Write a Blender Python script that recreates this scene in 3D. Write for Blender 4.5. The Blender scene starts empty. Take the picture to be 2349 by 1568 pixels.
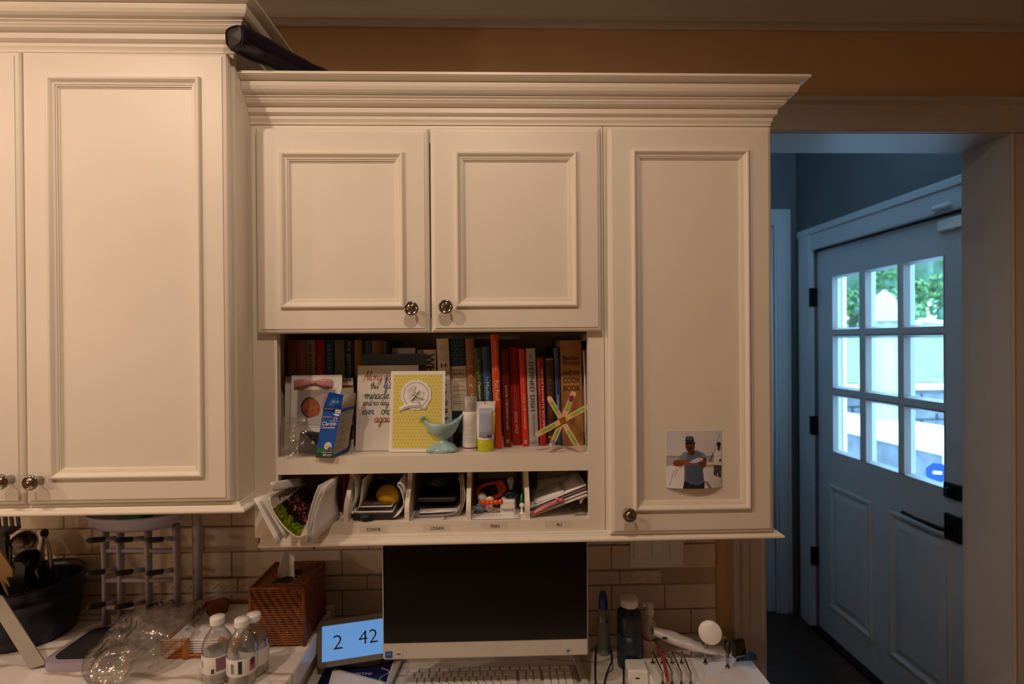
import bpy, math, random
import numpy as np
from mathutils import Matrix, Vector, noise
random.seed(7); np.random.seed(7)
S = bpy.context.scene
C = S.collection

# ------------------------------------------------------------------ camera
CAM = Vector((0.5255, -1.2075, 1.5535)); FPX = 1250.0
YAW, PITCH, ROLL = 0.0284, -0.0034, -0.0077
_f = Vector((math.sin(YAW)*math.cos(PITCH), math.cos(YAW)*math.cos(PITCH), math.sin(PITCH)))
_r0 = Vector((math.cos(YAW), -math.sin(YAW), 0)); _u0 = _r0.cross(_f)
_r = _r0*math.cos(ROLL)+_u0*math.sin(ROLL); _u = _u0*math.cos(ROLL)-_r0*math.sin(ROLL)
cd = bpy.data.cameras.new('camera'); cam = bpy.data.objects.new('camera', cd); C.objects.link(cam)
cd.sensor_width = 36.0; cd.lens = 36.0*FPX/2349.0; cd.clip_start = 0.02; cd.clip_end = 200
cam.matrix_world = Matrix(((_r.x, _u.x, -_f.x, CAM.x), (_r.y, _u.y, -_f.y, CAM.y), (_r.z, _u.z, -_f.z, CAM.z), (0, 0, 0, 1)))
cd.dof.use_dof = True; cd.dof.focus_distance = 1.23; cd.dof.aperture_fstop = 3.2
S.camera = cam

# ------------------------------------------------------------------ daylight, ceiling cans, exposure
wd = bpy.data.worlds.new('sky'); S.world = wd; wd.use_nodes = True
bg = wd.node_tree.nodes['Background']; bg.inputs[0].default_value = (0.34, 0.65, 1.0, 1); bg.inputs[1].default_value = 11.0
S.view_settings.view_transform = 'Standard'; S.view_settings.look = 'None'
S.view_settings.exposure = 0.0; S.view_settings.gamma = 1.0; S.view_settings.use_curve_mapping = False
S.cycles.use_denoising = True
S.cycles.max_bounces = 6; S.cycles.diffuse_bounces = 4; S.cycles.glossy_bounces = 3; S.cycles.transparent_max_bounces = 12
S.cycles.use_adaptive_sampling = True; S.cycles.adaptive_threshold = 0.05; S.cycles.adaptive_min_samples = 24
S.cycles.caustics_reflective = False; S.cycles.caustics_refractive = False
S.cycles.sample_clamp_indirect = 4.0
CEIL = 2.56
def can_light(x, y, power):
    l = bpy.data.lights.new('recessed_ceiling_lamp', 'SPOT'); l.energy = power; l.color = (1.0, 0.735, 0.55)
    l.shadow_soft_size = 0.035; l.spot_size = math.radians(172); l.spot_blend = 0.50
    o = bpy.data.objects.new('recessed_ceiling_lamp', l); C.objects.link(o); o.location = (x, y, CEIL-0.012)
    return o
LAMPS = [(-1.70, -0.95, 32), (-0.58, -0.95, 37), (0.50, -0.90, 27)]
for a in LAMPS: can_light(*a)
for px_ in (-2.0, -1.35):    # two unseen fill lamps added to brighten the left backsplash and counter
    pl_ = bpy.data.lights.new('left_fill_lamp', 'POINT'); pl_.energy = 11; pl_.color = (1.0, 0.70, 0.48); pl_.shadow_soft_size = 0.06
    po_ = bpy.data.objects.new('left_fill_lamp', pl_); C.objects.link(po_); po_.location = (px_, -1.45, 1.62)

# ------------------------------------------------------------------ helpers
def s2l(c):
    return tuple((v/12.92 if v <= 0.04045 else ((v+0.055)/1.055)**2.4) for v in c)
def hx(h):
    h = h.lstrip('#'); return s2l(tuple(int(h[i:i+2], 16)/255 for i in (0, 2, 4)))
def at(px, py, x=None, y=None, z=None):
    d = _f+_r*((px-1174.5)/FPX)-_u*((py-784)/FPX)
    t = (x-CAM.x)/d.x if x is not None else (y-CAM.y)/d.y if y is not None else (z-CAM.z)/d.z
    return CAM+d*t

MATS = {}
def mat(name, col, rough=0.5, metal=0.0, var=0.0, vscale=8.0, bump=0.0, bscale=60.0, spec=0.5, coat=0.0, emit=None, estr=0.0, trans=0.0, sheen=0.0):
    if name in MATS: return MATS[name]
    m = bpy.data.materials.new(name); m.use_nodes = True; nt = m.node_tree; b = nt.nodes['Principled BSDF']
    if isinstance(col, str): col = hx(col)
    b.inputs['Base Color'].default_value = (*col, 1); b.inputs['Roughness'].default_value = rough; b.inputs['Metallic'].default_value = metal
    b.inputs['Specular IOR Level'].default_value = spec; b.inputs['Coat Weight'].default_value = coat
    if emit: b.inputs['Emission Color'].default_value = (*emit, 1); b.inputs['Emission Strength'].default_value = estr
    if trans: b.inputs['Transmission Weight'].default_value = trans
    if var or bump:
        tc = nt.nodes.new('ShaderNodeTexCoord')
    if var:
        n = nt.nodes.new('ShaderNodeTexNoise'); n.inputs['Scale'].default_value = vscale; n.inputs['Detail'].default_value = 5
        nt.links.new(tc.outputs['Object'], n.inputs['Vector'])
        r = nt.nodes.new('ShaderNodeValToRGB'); nt.links.new(n.outputs['Fac'], r.inputs['Fac'])
        r.color_ramp.elements[0].position = 0.3; r.color_ramp.elements[1].position = 0.7
        r.color_ramp.elements[0].color = (*[max(0, c*(1-var)) for c in col], 1); r.color_ramp.elements[1].color = (*[min(1, c*(1+var)) for c in col], 1)
        nt.links.new(r.outputs['Color'], b.inputs['Base Color'])
    if bump:
        n2 = nt.nodes.new('ShaderNodeTexNoise'); n2.inputs['Scale'].default_value = bscale; n2.inputs['Detail'].default_value = 4
        nt.links.new(tc.outputs['Object'], n2.inputs['Vector'])
        bp = nt.nodes.new('ShaderNodeBump'); bp.inputs['Strength'].default_value = bump; bp.inputs['Distance'].default_value = 0.002
        nt.links.new(n2.outputs['Fac'], bp.inputs['Height']); nt.links.new(bp.outputs['Normal'], b.inputs['Normal'])
    MATS[name] = m; return m
def film(name, tint=(0.9, 0.9, 0.9), gloss=0.12, rough=0.08, haze=0.0, hazecol=(0.8, 0.8, 0.8), bump=0.0, bscale=40):
    """thin clear sheet: passes light straight through, with a reflecting skin and a little milkiness"""
    if name in MATS: return MATS[name]
    m = bpy.data.materials.new(name); m.use_nodes = True; nt = m.node_tree; nt.nodes.clear()
    out = nt.nodes.new('ShaderNodeOutputMaterial'); tr = nt.nodes.new('ShaderNodeBsdfTransparent'); tr.inputs[0].default_value = (*tint, 1)
    gl = nt.nodes.new('ShaderNodeBsdfGlossy'); gl.inputs['Roughness'].default_value = rough
    df = nt.nodes.new('ShaderNodeBsdfDiffuse'); df.inputs[0].default_value = (*hazecol, 1)
    m1 = nt.nodes.new('ShaderNodeMixShader'); m1.inputs[0].default_value = haze
    nt.links.new(tr.outputs[0], m1.inputs[1]); nt.links.new(df.outputs[0], m1.inputs[2])
    fr = nt.nodes.new('ShaderNodeLayerWeight'); fr.inputs['Blend'].default_value = 0.35
    mp = nt.nodes.new('ShaderNodeMapRange'); mp.inputs['To Min'].default_value = gloss*0.4; mp.inputs['To Max'].default_value = min(1, gloss*3.5)
    nt.links.new(fr.outputs['Facing'], mp.inputs['Value'])
    m2 = nt.nodes.new('ShaderNodeMixShader'); nt.links.new(mp.outputs[0], m2.inputs[0])
    nt.links.new(m1.outputs[0], m2.inputs[1]); nt.links.new(gl.outputs[0], m2.inputs[2]); nt.links.new(m2.outputs[0], out.inputs[0])
    if bump:
        tc = nt.nodes.new('ShaderNodeTexCoord'); n2 = nt.nodes.new('ShaderNodeTexNoise'); n2.inputs['Scale'].default_value = bscale; n2.inputs['Detail'].default_value = 3
        nt.links.new(tc.outputs['Object'], n2.inputs['Vector'])
        bp = nt.nodes.new('ShaderNodeBump'); bp.inputs['Strength'].default_value = bump; bp.inputs['Distance'].default_value = 0.01
        nt.links.new(n2.outputs['Fac'], bp.inputs['Height']); nt.links.new(bp.outputs['Normal'], gl.inputs['Normal']); nt.links.new(bp.outputs['Normal'], fr.inputs['Normal'])
    MATS[name] = m; return m
def printmat(name, rough=0.45):
    """flat print: the colour is what is printed on the sheet"""
    if name in MATS: return MATS[name]
    m = bpy.data.materials.new(name); m.use_nodes = True; nt = m.node_tree; b = nt.nodes['Principled BSDF']; b.inputs['Roughness'].default_value = rough
    a = nt.nodes.new('ShaderNodeAttribute'); a.attribute_name = 'print'; nt.links.new(a.outputs['Color'], b.inputs['Base Color'])
    MATS[name] = m; return m

class MB:
    def __init__(s): s.v = []; s.f = []; s.sm = []
    def add(s, vs, fs, smooth=False, M=None):
        n = len(s.v)
        s.v += [tuple(M @ Vector(v)) if M else tuple(v) for v in vs]
        s.f += [tuple(i+n for i in f) for f in fs]; s.sm += [smooth]*len(fs); return s
    def box(s, x0, x1, y0, y1, z0, z1, M=None, bev=0.0):
        if bev <= 0:
            v = [(x, y, z) for x in (x0, x1) for y in (y0, y1) for z in (z0, z1)]
            return s.add(v, [(0, 1, 3, 2), (4, 6, 7, 5), (0, 4, 5, 1), (2, 3, 7, 6), (0, 2, 6, 4), (1, 5, 7, 3)], False, M)
        b = min(bev, (x1-x0)*.49, (y1-y0)*.49, (z1-z0)*.49)
        vs = []; idx = {}
        for i, x in enumerate((x0, x1)):
            for j, y in enumerate((y0, y1)):
                for k, z in enumerate((z0, z1)):
                    sx, sy, sz = (1-2*i)*b, (1-2*j)*b, (1-2*k)*b
                    for a, p in enumerate(((x, y+sy, z+sz), (x+sx, y, z+sz), (x+sx, y+sy, z))):
                        idx[i, j, k, a] = len(vs); vs.append(p)
        fs = []
        for i in (0, 1): q = [idx[i, j, k, 0] for j, k in ((0, 0), (0, 1), (1, 1), (1, 0))]; fs.append(q if i == 0 else q[::-1])
        for j in (0, 1): q = [idx[i, j, k, 1] for i, k in ((0, 0), (1, 0), (1, 1), (0, 1))]; fs.append(q if j == 0 else q[::-1])
        for k in (0, 1): q = [idx[i, j, k, 2] for i, j in ((0, 0), (0, 1), (1, 1), (1, 0))]; fs.append(q if k == 0 else q[::-1])
        for j in (0, 1):
            for k in (0, 1):
                q = [idx[0, j, k, 1], idx[0, j, k, 2], idx[1, j, k, 2], idx[1, j, k, 1]]; fs.append(q if (j+k) % 2 == 0 else q[::-1])
        for i in (0, 1):
            for k in (0, 1):
                q = [idx[i, 0, k, 0], idx[i, 0, k, 2], idx[i, 1, k, 2], idx[i, 1, k, 0]]; fs.append(q[::-1] if (i+k) % 2 == 0 else q)
            for j in (0, 1):
                q = [idx[i, j, 0, 0], idx[i, j, 0, 1], idx[i, j, 1, 1], idx[i, j, 1, 0]]; fs.append(q if (i+j) % 2 == 0 else q[::-1])
        for i in (0, 1):
            for j in (0, 1):
                for k in (0, 1): q = [idx[i, j, k, a] for a in range(3)]; fs.append(q if (i+j+k) % 2 else q[::-1])
        return s.add(vs, fs, False, M)
    def lathe(s, prof, n=24, M=None, sx=1.0, sy=1.0, smooth=True):
        """prof: (r, z) from bottom to top about z"""
        vs = []; fs = []; rows = []
        for r, z in prof:
            if r < 1e-6: rows.append([len(vs)]); vs.append((0, 0, z))
            else:
                rows.append(list(range(len(vs), len(vs)+n)))
                vs += [(r*sx*math.cos(2*math.pi*i/n), r*sy*math.sin(2*math.pi*i/n), z) for i in range(n)]
        for a, b in zip(rows, rows[1:]):
            for i in range(n):
                j = (i+1) % n
                if len(a) == 1 and len(b) == 1: continue
                if len(a) == 1: fs.append((a[0], b[j], b[i]))
                elif len(b) == 1: fs.append((a[i], a[j], b[0]))
                else: fs.append((a[i], a[j], b[j], b[i]))
        return s.add(vs, fs, smooth, M)
    def tube(s, pts, r, n=8, M=None, cap=True, closed=False, flat=1.0):
        pts = [Vector(p) for p in pts]; R = r if isinstance(r, (list, tuple)) else [r]*len(pts)
        vs = []; fs = []; N = len(pts); up = None
        for i, p in enumerate(pts):
            if closed: t = (pts[(i+1) % N]-pts[i-1])
            else: t = pts[min(i+1, N-1)]-pts[max(i-1, 0)]
            t = t.normalized() if t.length > 1e-9 else Vector((0, 0, 1))
            if up is None: up = Vector((0, 0, 1)) if abs(t.z) < .9 else Vector((1, 0, 0))
            a = t.cross(up)
            if a.length < 1e-6: a = t.cross(Vector((1, 0.3, 0)))
            a.normalize(); b = a.cross(t).normalized(); up = b
            for k in range(n):
                w = 2*math.pi*k/n; vs.append(p+a*(R[i]*math.cos(w))+b*(R[i]*flat*math.sin(w)))
        for i in range(N if closed else N-1):
            j = (i+1) % N
            for k in range(n):
                l = (k+1) % n; fs.append((i*n+k, i*n+l, j*n+l, j*n+k))
        if cap and not closed:
            fs.append(tuple(range(n))[::-1]); fs.append(tuple((N-1)*n+k for k in range(n)))
        return s.add(vs, fs, True, M)
    def prism(s, poly, h0, h1, M=None):
        """poly: 2D outline (counter-clockwise) in local xy, extruded h0..h1 in z"""
        n = len(poly); vs = [(x, y, h0) for x, y in poly]+[(x, y, h1) for x, y in poly]
        fs = [tuple(range(n))[::-1], tuple(range(n, 2*n))]+[(i, (i+1) % n, n+(i+1) % n, n+i) for i in range(n)]
        return s.add(vs, fs, False, M)
    def grid(s, fn, nu, nv, M=None, smooth=True):
        vs = [fn(i/nu, j/nv) for j in range(nv+1) for i in range(nu+1)]
        fs = [(j*(nu+1)+i, j*(nu+1)+i+1, (j+1)*(nu+1)+i+1, (j+1)*(nu+1)+i) for j in range(nv) for i in range(nu)]
        return s.add(vs, fs, smooth, M)
    def sheet(s, fn, nu, nv, th, M=None):
        """a curved sheet with real thickness th"""
        P = [[Vector(fn(i/nu, j/nv)) for i in range(nu+1)] for j in range(nv+1)]
        vs = []; 
        for j in range(nv+1):
            for i in range(nu+1):
                a = P[j][min(i+1, nu)]-P[j][max(i-1, 0)]; b = P[min(j+1, nv)][i]-P[max(j-1, 0)][i]
                nn = a.cross(b); nn = nn.normalized() if nn.length > 1e-12 else Vector((0, -1, 0))
                vs.append((P[j][i]+nn*th/2, P[j][i]-nn*th/2))
        W = nu+1; A = [v[0] for v in vs]; B = [v[1] for v in vs]; n = len(A); fs = []
        for j in range(nv):
            for i in range(nu):
                q = (j*W+i, j*W+i+1, (j+1)*W+i+1, (j+1)*W+i); fs.append(q); fs.append(tuple(n+k for k in q[::-1]))
        for i in range(nu):
            fs.append((i+1, i, n+i, n+i+1)); k = nv*W+i; fs.append((k, k+1, n+k+1, n+k))
        for j in range(nv):
            a = j*W; b = a+W; fs.append((a, b, n+b, n+a)); a = j*W+nu; b = a+W; fs.append((b, a, n+a, n+b))
        return s.add(A+B, fs, True, M)
    def ball(s, c, rx, ry=None, rz=None, nu=16, nv=10, M=None):
        ry = ry or rx; rz = rz or rx
        prof = [(math.sin(math.pi*k/nv), -math.cos(math.pi*k/nv)) for k in range(nv+1)]; prof[0] = (0, -1); prof[-1] = (0, 1)
        T = Matrix.Translation(c) @ Matrix.Diagonal((rx, ry, rz, 1))
        return s.lathe(prof, nu, (M @ T) if M else T)
    def ring(s, x0, x1, z0, z1, prof, M=None, axis='y'):
        """mitred rectangular moulding in the xz plane: prof = (inset, y)"""
        vs = []; n = len(prof)
        for d, y in prof: vs += [(x0+d, y, z0+d), (x1-d, y, z0+d), (x1-d, y, z1-d), (x0+d, y, z1-d)]
        fs = [(4*i+k, 4*i+(k+1) % 4, 4*i+4+(k+1) % 4, 4*i+4+k) for i in range(n-1) for k in range(4)]
        return s.add(vs, fs, False, M)
    def sweep(s, path, prof, close=True, ends=True):
        """path: xy points, outside on the right-hand side of travel; prof: (offset outward, z)"""
        P = [Vector(p) for p in path]; N = len(P); nr = []
        for i in range(N-1): d = (P[i+1]-P[i]).normalized(); nr.append(Vector((d.y, -d.x)))
        mit = []
        for i in range(N):
            if i == 0: mit.append(nr[0])
            elif i == N-1: mit.append(nr[-1])
            else: b = nr[i-1]+nr[i]; mit.append(b/(b.dot(nr[i])))
        n = len(prof); vs = [(P[i].x+mit[i].x*p, P[i].y+mit[i].y*p, z) for i in range(N) for p, z in prof]; fs = []
        for i in range(N-1):
            for k in range(n if close else n-1):
                l = (k+1) % n; fs.append((i*n+k, i*n+l, (i+1)*n+l, (i+1)*n+k))
        if ends: fs.append(tuple(range(n))); fs.append(tuple((N-1)*n+k for k in range(n))[::-1])
        return s.add(vs, fs, False)

def mesh_of(name, mb, origin, m):
    me = bpy.data.meshes.new(name)
    me.from_pydata([(v[0]-origin[0], v[1]-origin[1], v[2]-origin[2]) for v in mb.v], [], mb.f)
    me.polygons.foreach_set('use_smooth', mb.sm); me.materials.append(m)
    import bmesh
    bm = bmesh.new(); bm.from_mesh(me); bmesh.ops.recalc_face_normals(bm, faces=bm.faces); bm.to_mesh(me); bm.free()
    me.update(); return me
def org(o):
    p = Vector((0, 0, 0))
    while o: p += Vector(o.location); o = o.parent
    return p
def thing(name, label, cat, loc=(0, 0, 0), group=None):
    o = bpy.data.objects.new(name, None); C.objects.link(o); o.location = loc; o.empty_display_size = 0.02
    o['label'] = label; o['category'] = cat
    if group: o['group'] = group
    return o
def part(name, mb, m, parent, label=None):
    o = bpy.data.objects.new(name, mesh_of(name, mb, org(parent), m)); C.objects.link(o); o.parent = parent
    if label: o['label'] = label
    return o
def solo(name, mb, m, label, cat, group=None):
    """a thing that is one mesh: its origin at its base"""
    xs = [v[0] for v in mb.v]; ys = [v[1] for v in mb.v]; zs = [v[2] for v in mb.v]
    b = ((min(xs)+max(xs))/2, (min(ys)+max(ys))/2, min(zs))
    o = bpy.data.objects.new(name, mesh_of(name, mb, b, m)); C.objects.link(o); o.location = b
    o['label'] = label; o['category'] = cat
    if group: o['group'] = group
    return o
def struct(name, mb, m, label=None):
    o = bpy.data.objects.new(name, mesh_of(name, mb, (0, 0, 0), m)); C.objects.link(o); o['kind'] = 'structure'
    if label: o['label'] = label
    return o
def basis(o, r, u):
    r = Vector(r).normalized(); u = Vector(u).normalized(); n = r.cross(u)
    return Matrix(((r.x, u.x, n.x, o[0]), (r.y, u.y, n.y, o[1]), (r.z, u.z, n.z, o[2]), (0, 0, 0, 1)))
def text(s, m, parent, M, w=None, h=None, align='L', name='lettering', bold=0.0, shear=0.0, bend=None, spacing=1.0, th=0.00025):
    """flat lettering in the xy plane of M, scaled to width w and/or height h, lower left at the origin"""
    cu = bpy.data.curves.new('t', 'FONT'); cu.body = s; cu.size = 1; cu.offset = bold; cu.shear = shear; cu.space_character = spacing; cu.resolution_u = 2
    to = bpy.data.objects.new('t', cu); me = bpy.data.meshes.new_from_object(to)
    bpy.data.objects.remove(to); bpy.data.curves.remove(cu)
    if not me.vertices: return None
    co = np.array([v.co[:] for v in me.vertices]); mn = co.min(0); mx = co.max(0); d = np.maximum(mx-mn, 1e-6)
    sx = w/d[0] if w else h/d[1]; sy = h/d[1] if h else sx
    ox = {'L': 0, 'C': -d[0]*sx/2, 'R': -d[0]*sx}[align]
    mb = MB(); P = [(p[0]-mn[0], p[1]-mn[1]) for p in co]
    pts = [((x*sx+ox), y*sy) for x, y in P]
    vs = [M @ Vector((*(bend(x, y) if bend else (x, y, 0)),)) if bend else M @ Vector((x, y, th)) for x, y in pts]
    mb.v = [tuple(v) for v in vs]; mb.f = [tuple(p.vertices) for p in me.polygons]; mb.sm = [False]*len(mb.f)
    bpy.data.meshes.remove(me)
    return part(name, mb, m, parent)
class Art:
    """a flat print drawn with shapes on a grid of cells; u right, v up, both 0..1"""
    def __init__(s, nx, ny, col):
        s.nx, s.ny = nx, ny; u = (np.arange(nx)+.5)/nx; v = (np.arange(ny)+.5)/ny
        s.U, s.V = np.meshgrid(u, v); s.c = np.zeros((ny, nx, 3)); s.c[:] = hx(col)
    def put(s, m, col, a=1.0): s.c[m] = s.c[m]*(1-a)+np.array(hx(col))*a; return s
    def rect(s, u0, v0, u1, v1, col, a=1.0): return s.put((s.U >= u0) & (s.U <= u1) & (s.V >= v0) & (s.V <= v1), col, a)
    def ell(s, cu, cv, ru, rv, col, rot=0.0, a=1.0):
        c, q = math.cos(rot), math.sin(rot); x = s.U-cu; y = s.V-cv
        return s.put(((x*c+y*q)/ru)**2+((y*c-x*q)/rv)**2 <= 1, col, a)
    def poly(s, pts, col, a=1.0):
        m = np.zeros(s.U.shape, bool); n = len(pts)
        for i in range(n):
            (x0, y0), (x1, y1) = pts[i], pts[(i+1) % n]
            if y0 == y1: continue
            m ^= ((y0 > s.V) != (y1 > s.V)) & (s.U < (x1-x0)*(s.V-y0)/(y1-y0)+x0)
        return s.put(m, col, a)
    def line(s, pts, wd, col, asp=1.0):
        for (x0, y0), (x1, y1) in zip(pts, pts[1:]):
            dx, dy = x1-x0, (y1-y0)*asp; L = dx*dx+dy*dy+1e-12
            t = np.clip(((s.U-x0)*dx+(s.V-y0)*asp*dy)/L, 0, 1)
            s.put((s.U-x0-t*dx)**2+((s.V-y0)*asp-t*dy)**2 <= (wd/2)**2, col)
        return s
    def fuzz(s, amt):
        s.c *= 1+amt*(np.random.rand(s.ny, s.nx, 1)-.5)*2; s.c = np.clip(s.c, 0, 1); return s
    def mesh(s, name, fn, m, parent):
        nx, ny = s.nx, s.ny; mb = MB().grid(fn, nx, ny)
        o = org(parent); me = bpy.data.meshes.new(name); me.from_pydata([tuple(Vector(v)-o) for v in mb.v], [], mb.f)
        me.polygons.foreach_set('use_smooth', [True]*len(mb.f)); me.materials.append(m)
        at_ = me.color_attributes.new('print', 'FLOAT_COLOR', 'CORNER')
        col = np.ones((ny*nx, 4)); col[:, :3] = s.c.reshape(-1, 3)
        at_.data.foreach_set('color', np.repeat(col, 4, axis=0).astype(np.float32).ravel())
        me.update(); ob = bpy.data.objects.new(name, me); C.objects.link(ob); ob.parent = parent; return ob
def tags(o, **k):
    for a, b in k.items(): o[a] = b
    return o

# ------------------------------------------------------------------ materials shared
PAINT = mat('cream_cabinet_paint', (0.78, 0.73, 0.64), 0.42, var=0.015, vscale=3)
TRIMP = mat('white_trim_paint', (0.46, 0.44, 0.40), 0.4, var=0.02, vscale=2)
WALLP = mat('taupe_wall_paint', (0.52, 0.355, 0.195), 0.75, var=0.04, vscale=3, bump=0.15, bscale=250)
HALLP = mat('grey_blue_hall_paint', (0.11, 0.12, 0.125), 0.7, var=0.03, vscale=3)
CEILP = mat('ceiling_white', (0.72, 0.70, 0.66), 0.8, var=0.02)
DOORP = mat('white_door_paint', (0.50, 0.51, 0.52), 0.45, var=0.03, vscale=3)
BLACKM = mat('oil_rubbed_black_metal', (0.012, 0.012, 0.014), 0.35, metal=0.6, var=0.2, vscale=30)
NICKEL = mat('polished_nickel', (0.36, 0.34, 0.31), 0.12, metal=1.0, var=0.03, vscale=20)
PAPER = mat('white_paper', (0.78, 0.77, 0.76), 0.7, var=0.02, vscale=20)
PAPER2 = mat('off_white_paper', (0.68, 0.65, 0.60), 0.75, var=0.03, vscale=20)
BLACKP = mat('black_plastic', (0.012, 0.012, 0.013), 0.35, var=0.2, vscale=30)
INK = mat('black_ink', (0.015, 0.015, 0.016), 0.6, var=0.1)
WHITEP = mat('white_plastic', (0.78, 0.77, 0.75), 0.3, var=0.01)
PRM = printmat('matte_print', 0.6); PRG = printmat('glossy_print', 0.22)

# ------------------------------------------------------------------ the room
YW = 0.34; WT = 0.14; XL, XR0, YB = -2.6, 2.62, -3.6
OP0, OP1, OPZ = 1.29, 2.015, 2.14          # doorway to the hall
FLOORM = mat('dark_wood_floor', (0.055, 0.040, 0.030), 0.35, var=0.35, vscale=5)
# floor: planks
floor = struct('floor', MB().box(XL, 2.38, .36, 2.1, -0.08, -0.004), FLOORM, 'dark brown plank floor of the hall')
struct('floor_kitchen', MB().box(XL, XR0, YB, .36, -0.08, 0.0), mat('oak_floor', (.22, .15, .09), .4, var=.15, vscale=4), 'honey oak kitchen floor')
pl = MB().box(0, 0.9, 0, 0.125, 0, 0.004, bev=0.0012); plm = mesh_of('plank', pl, (0, 0, 0), FLOORM)
yy = 0.2; k = 0
while yy < 2.0:
    xx = 0.9+(k % 3)*0.13
    while xx < 2.1:
        o = bpy.data.objects.new('plank', plm); C.objects.link(o); o.parent = floor; o.location = (xx, yy, -0.0045); o.scale = ((min(0.9, 2.21-xx)-.003)/0.9, 1, 1); xx += 0.9
    yy += 0.127; k += 1
struct('ceiling', MB().box(XL, XR0, YB, YW, CEIL, CEIL+0.08), CEILP)
wb = MB(); wb.box(XL, OP0, YW, YW+WT, 0, CEIL); wb.box(OP0, OP1, YW, YW+WT, OPZ, CEIL); wb.box(OP1, XR0, YW, YW+WT, 0, CEIL)
wall_back = struct('wall_back', wb, WALLP, 'taupe painted wall behind the cabinets')
struct('wall_left', MB().box(XL-.1, XL, YB, YW+WT, 0, CEIL), WALLP)
struct('wall_right', MB().box(XR0, XR0+.1, YB, YW, 0, CEIL), WALLP)
struct('wall_front', MB().box(XL-.1, XR0+.1, YB-.1, YB, 0, CEIL), WALLP)
# ceiling crown on the back wall
zc = 2.447
prof = [(0, zc-.012), (.006, zc-.012), (.010, zc-.006), (.010, zc+.004), (.018, zc+.006), (.020, zc+.016), (.030, zc+.030), (.050, zc+.052), (.058, zc+.070), (.070, zc+.080), (.074, zc+.095), (.080, CEIL), (0, CEIL)]
struct('trim_1', MB().sweep([(XL, YW), (XR0, YW)], [(p, z) for p, z in prof]), TRIMP, 'white crown moulding along the ceiling above the wall')
# doorway casing: stepped profile, head and two legs; liners of the opening
def casing_leg(name, xin, xout, y0, z0, z1, label):
    s = 1 if xout > xin else -1; w = abs(xout-xin); mb = MB()
    pr_ = [(0, 0), (0, .014), (.006, .017), (.012, .012), (w*.45, .014), (w*.55, .018), (w*.8, .019), (w*.86, .026), (w*.97, .027), (w, .022), (w, 0)]
    n = len(pr_); vs = [(xin+s*a, y0-b, z) for z in (z0, z1) for a, b in pr_]
    mb.add(vs, [(i, (i+1) % n, n+(i+1) % n, n+i) for i in range(n)]+[tuple(range(n)), tuple(range(n, 2*n))])
    return struct(name, mb, TRIMP, label)
casing_leg('trim_2', OP0, OP0-.095, YW, 0, OPZ, 'white casing on the left side of the hall doorway')
casing_leg('trim_3', OP1, OP1+.095, YW, 0, OPZ, 'white casing on the right side of the hall doorway')
mb = MB(); hprof = [(.02, OPZ), (.024, OPZ+.004), (.020, OPZ+.012), (.018, OPZ+.05), (.022, OPZ+.06), (.024, OPZ+.075), (.034, OPZ+.084), (.036, OPZ+.095), (.02, OPZ+.104), (0, OPZ+.104), (0, OPZ)]
mb.sweep([(OP0-.11, YW), (OP1+.11, YW)], hprof)
struct('trim_4', mb, TRIMP, 'white head casing above the hall doorway')
struct('trim_5', MB().box(OP1-.002, OP1+.012, YW-.012, YW+WT+.012, 0, OPZ), TRIMP, 'white jamb lining on the right of the doorway')
struct('trim_6', MB().box(OP0-.012, OP0+.002, YW-.012, YW+WT+.012, 0, OPZ), TRIMP, 'white jamb lining on the left of the doorway')
struct('trim_7', MB().box(OP0-.012, OP1+.012, YW-.012, YW+WT+.012, OPZ-.002, OPZ+.012), TRIMP, 'white soffit lining of the doorway')
# hall behind: back wall, outer wall with the garden door, ceiling, left end
HX, HY = 2.23, 1.84
DY0, DY1, DZ = 0.715, 1.662, 2.02
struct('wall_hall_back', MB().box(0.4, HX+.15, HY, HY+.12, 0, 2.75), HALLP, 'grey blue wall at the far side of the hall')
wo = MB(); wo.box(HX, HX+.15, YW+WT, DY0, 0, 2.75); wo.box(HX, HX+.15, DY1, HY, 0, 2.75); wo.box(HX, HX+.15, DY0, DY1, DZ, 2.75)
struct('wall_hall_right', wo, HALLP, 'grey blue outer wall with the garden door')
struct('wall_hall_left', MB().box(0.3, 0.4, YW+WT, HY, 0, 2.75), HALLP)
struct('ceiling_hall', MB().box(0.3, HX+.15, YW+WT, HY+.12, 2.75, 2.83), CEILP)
def leg_on_x(name, y0, y1, z0, z1, label, x=HX, t=.02):
    mb = MB(); mb.box(x-t, x, y0, y1, z0, z1, bev=.004); mb.box(x-t-.006, x-t+.002, y0+.012, y1-.03, z0, z1, bev=.003); return struct(name, mb, DOORP, label)
leg_on_x('trim_8', DY1, DY1+.125, 0, DZ+.12, 'white casing beside the hinges of the garden door')
leg_on_x('trim_9', DY0-.10, DY0, 0, DZ+.12, 'white casing beside the lock of the garden door')
mb = MB(); mb.box(HX-.02, HX, DY0, DY1, DZ, DZ+.12, bev=.004); mb.box(HX-.027, HX-.018, DY0-.1, DY1+.125, DZ+.085, DZ+.12, bev=.003)
struct('trim_10', mb, DOORP, 'white head casing above the garden door')
struct('baseboard_hall', MB().box(0.4, 1.28, HY-.014, HY, 0, .13, bev=.004), DOORP)
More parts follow.
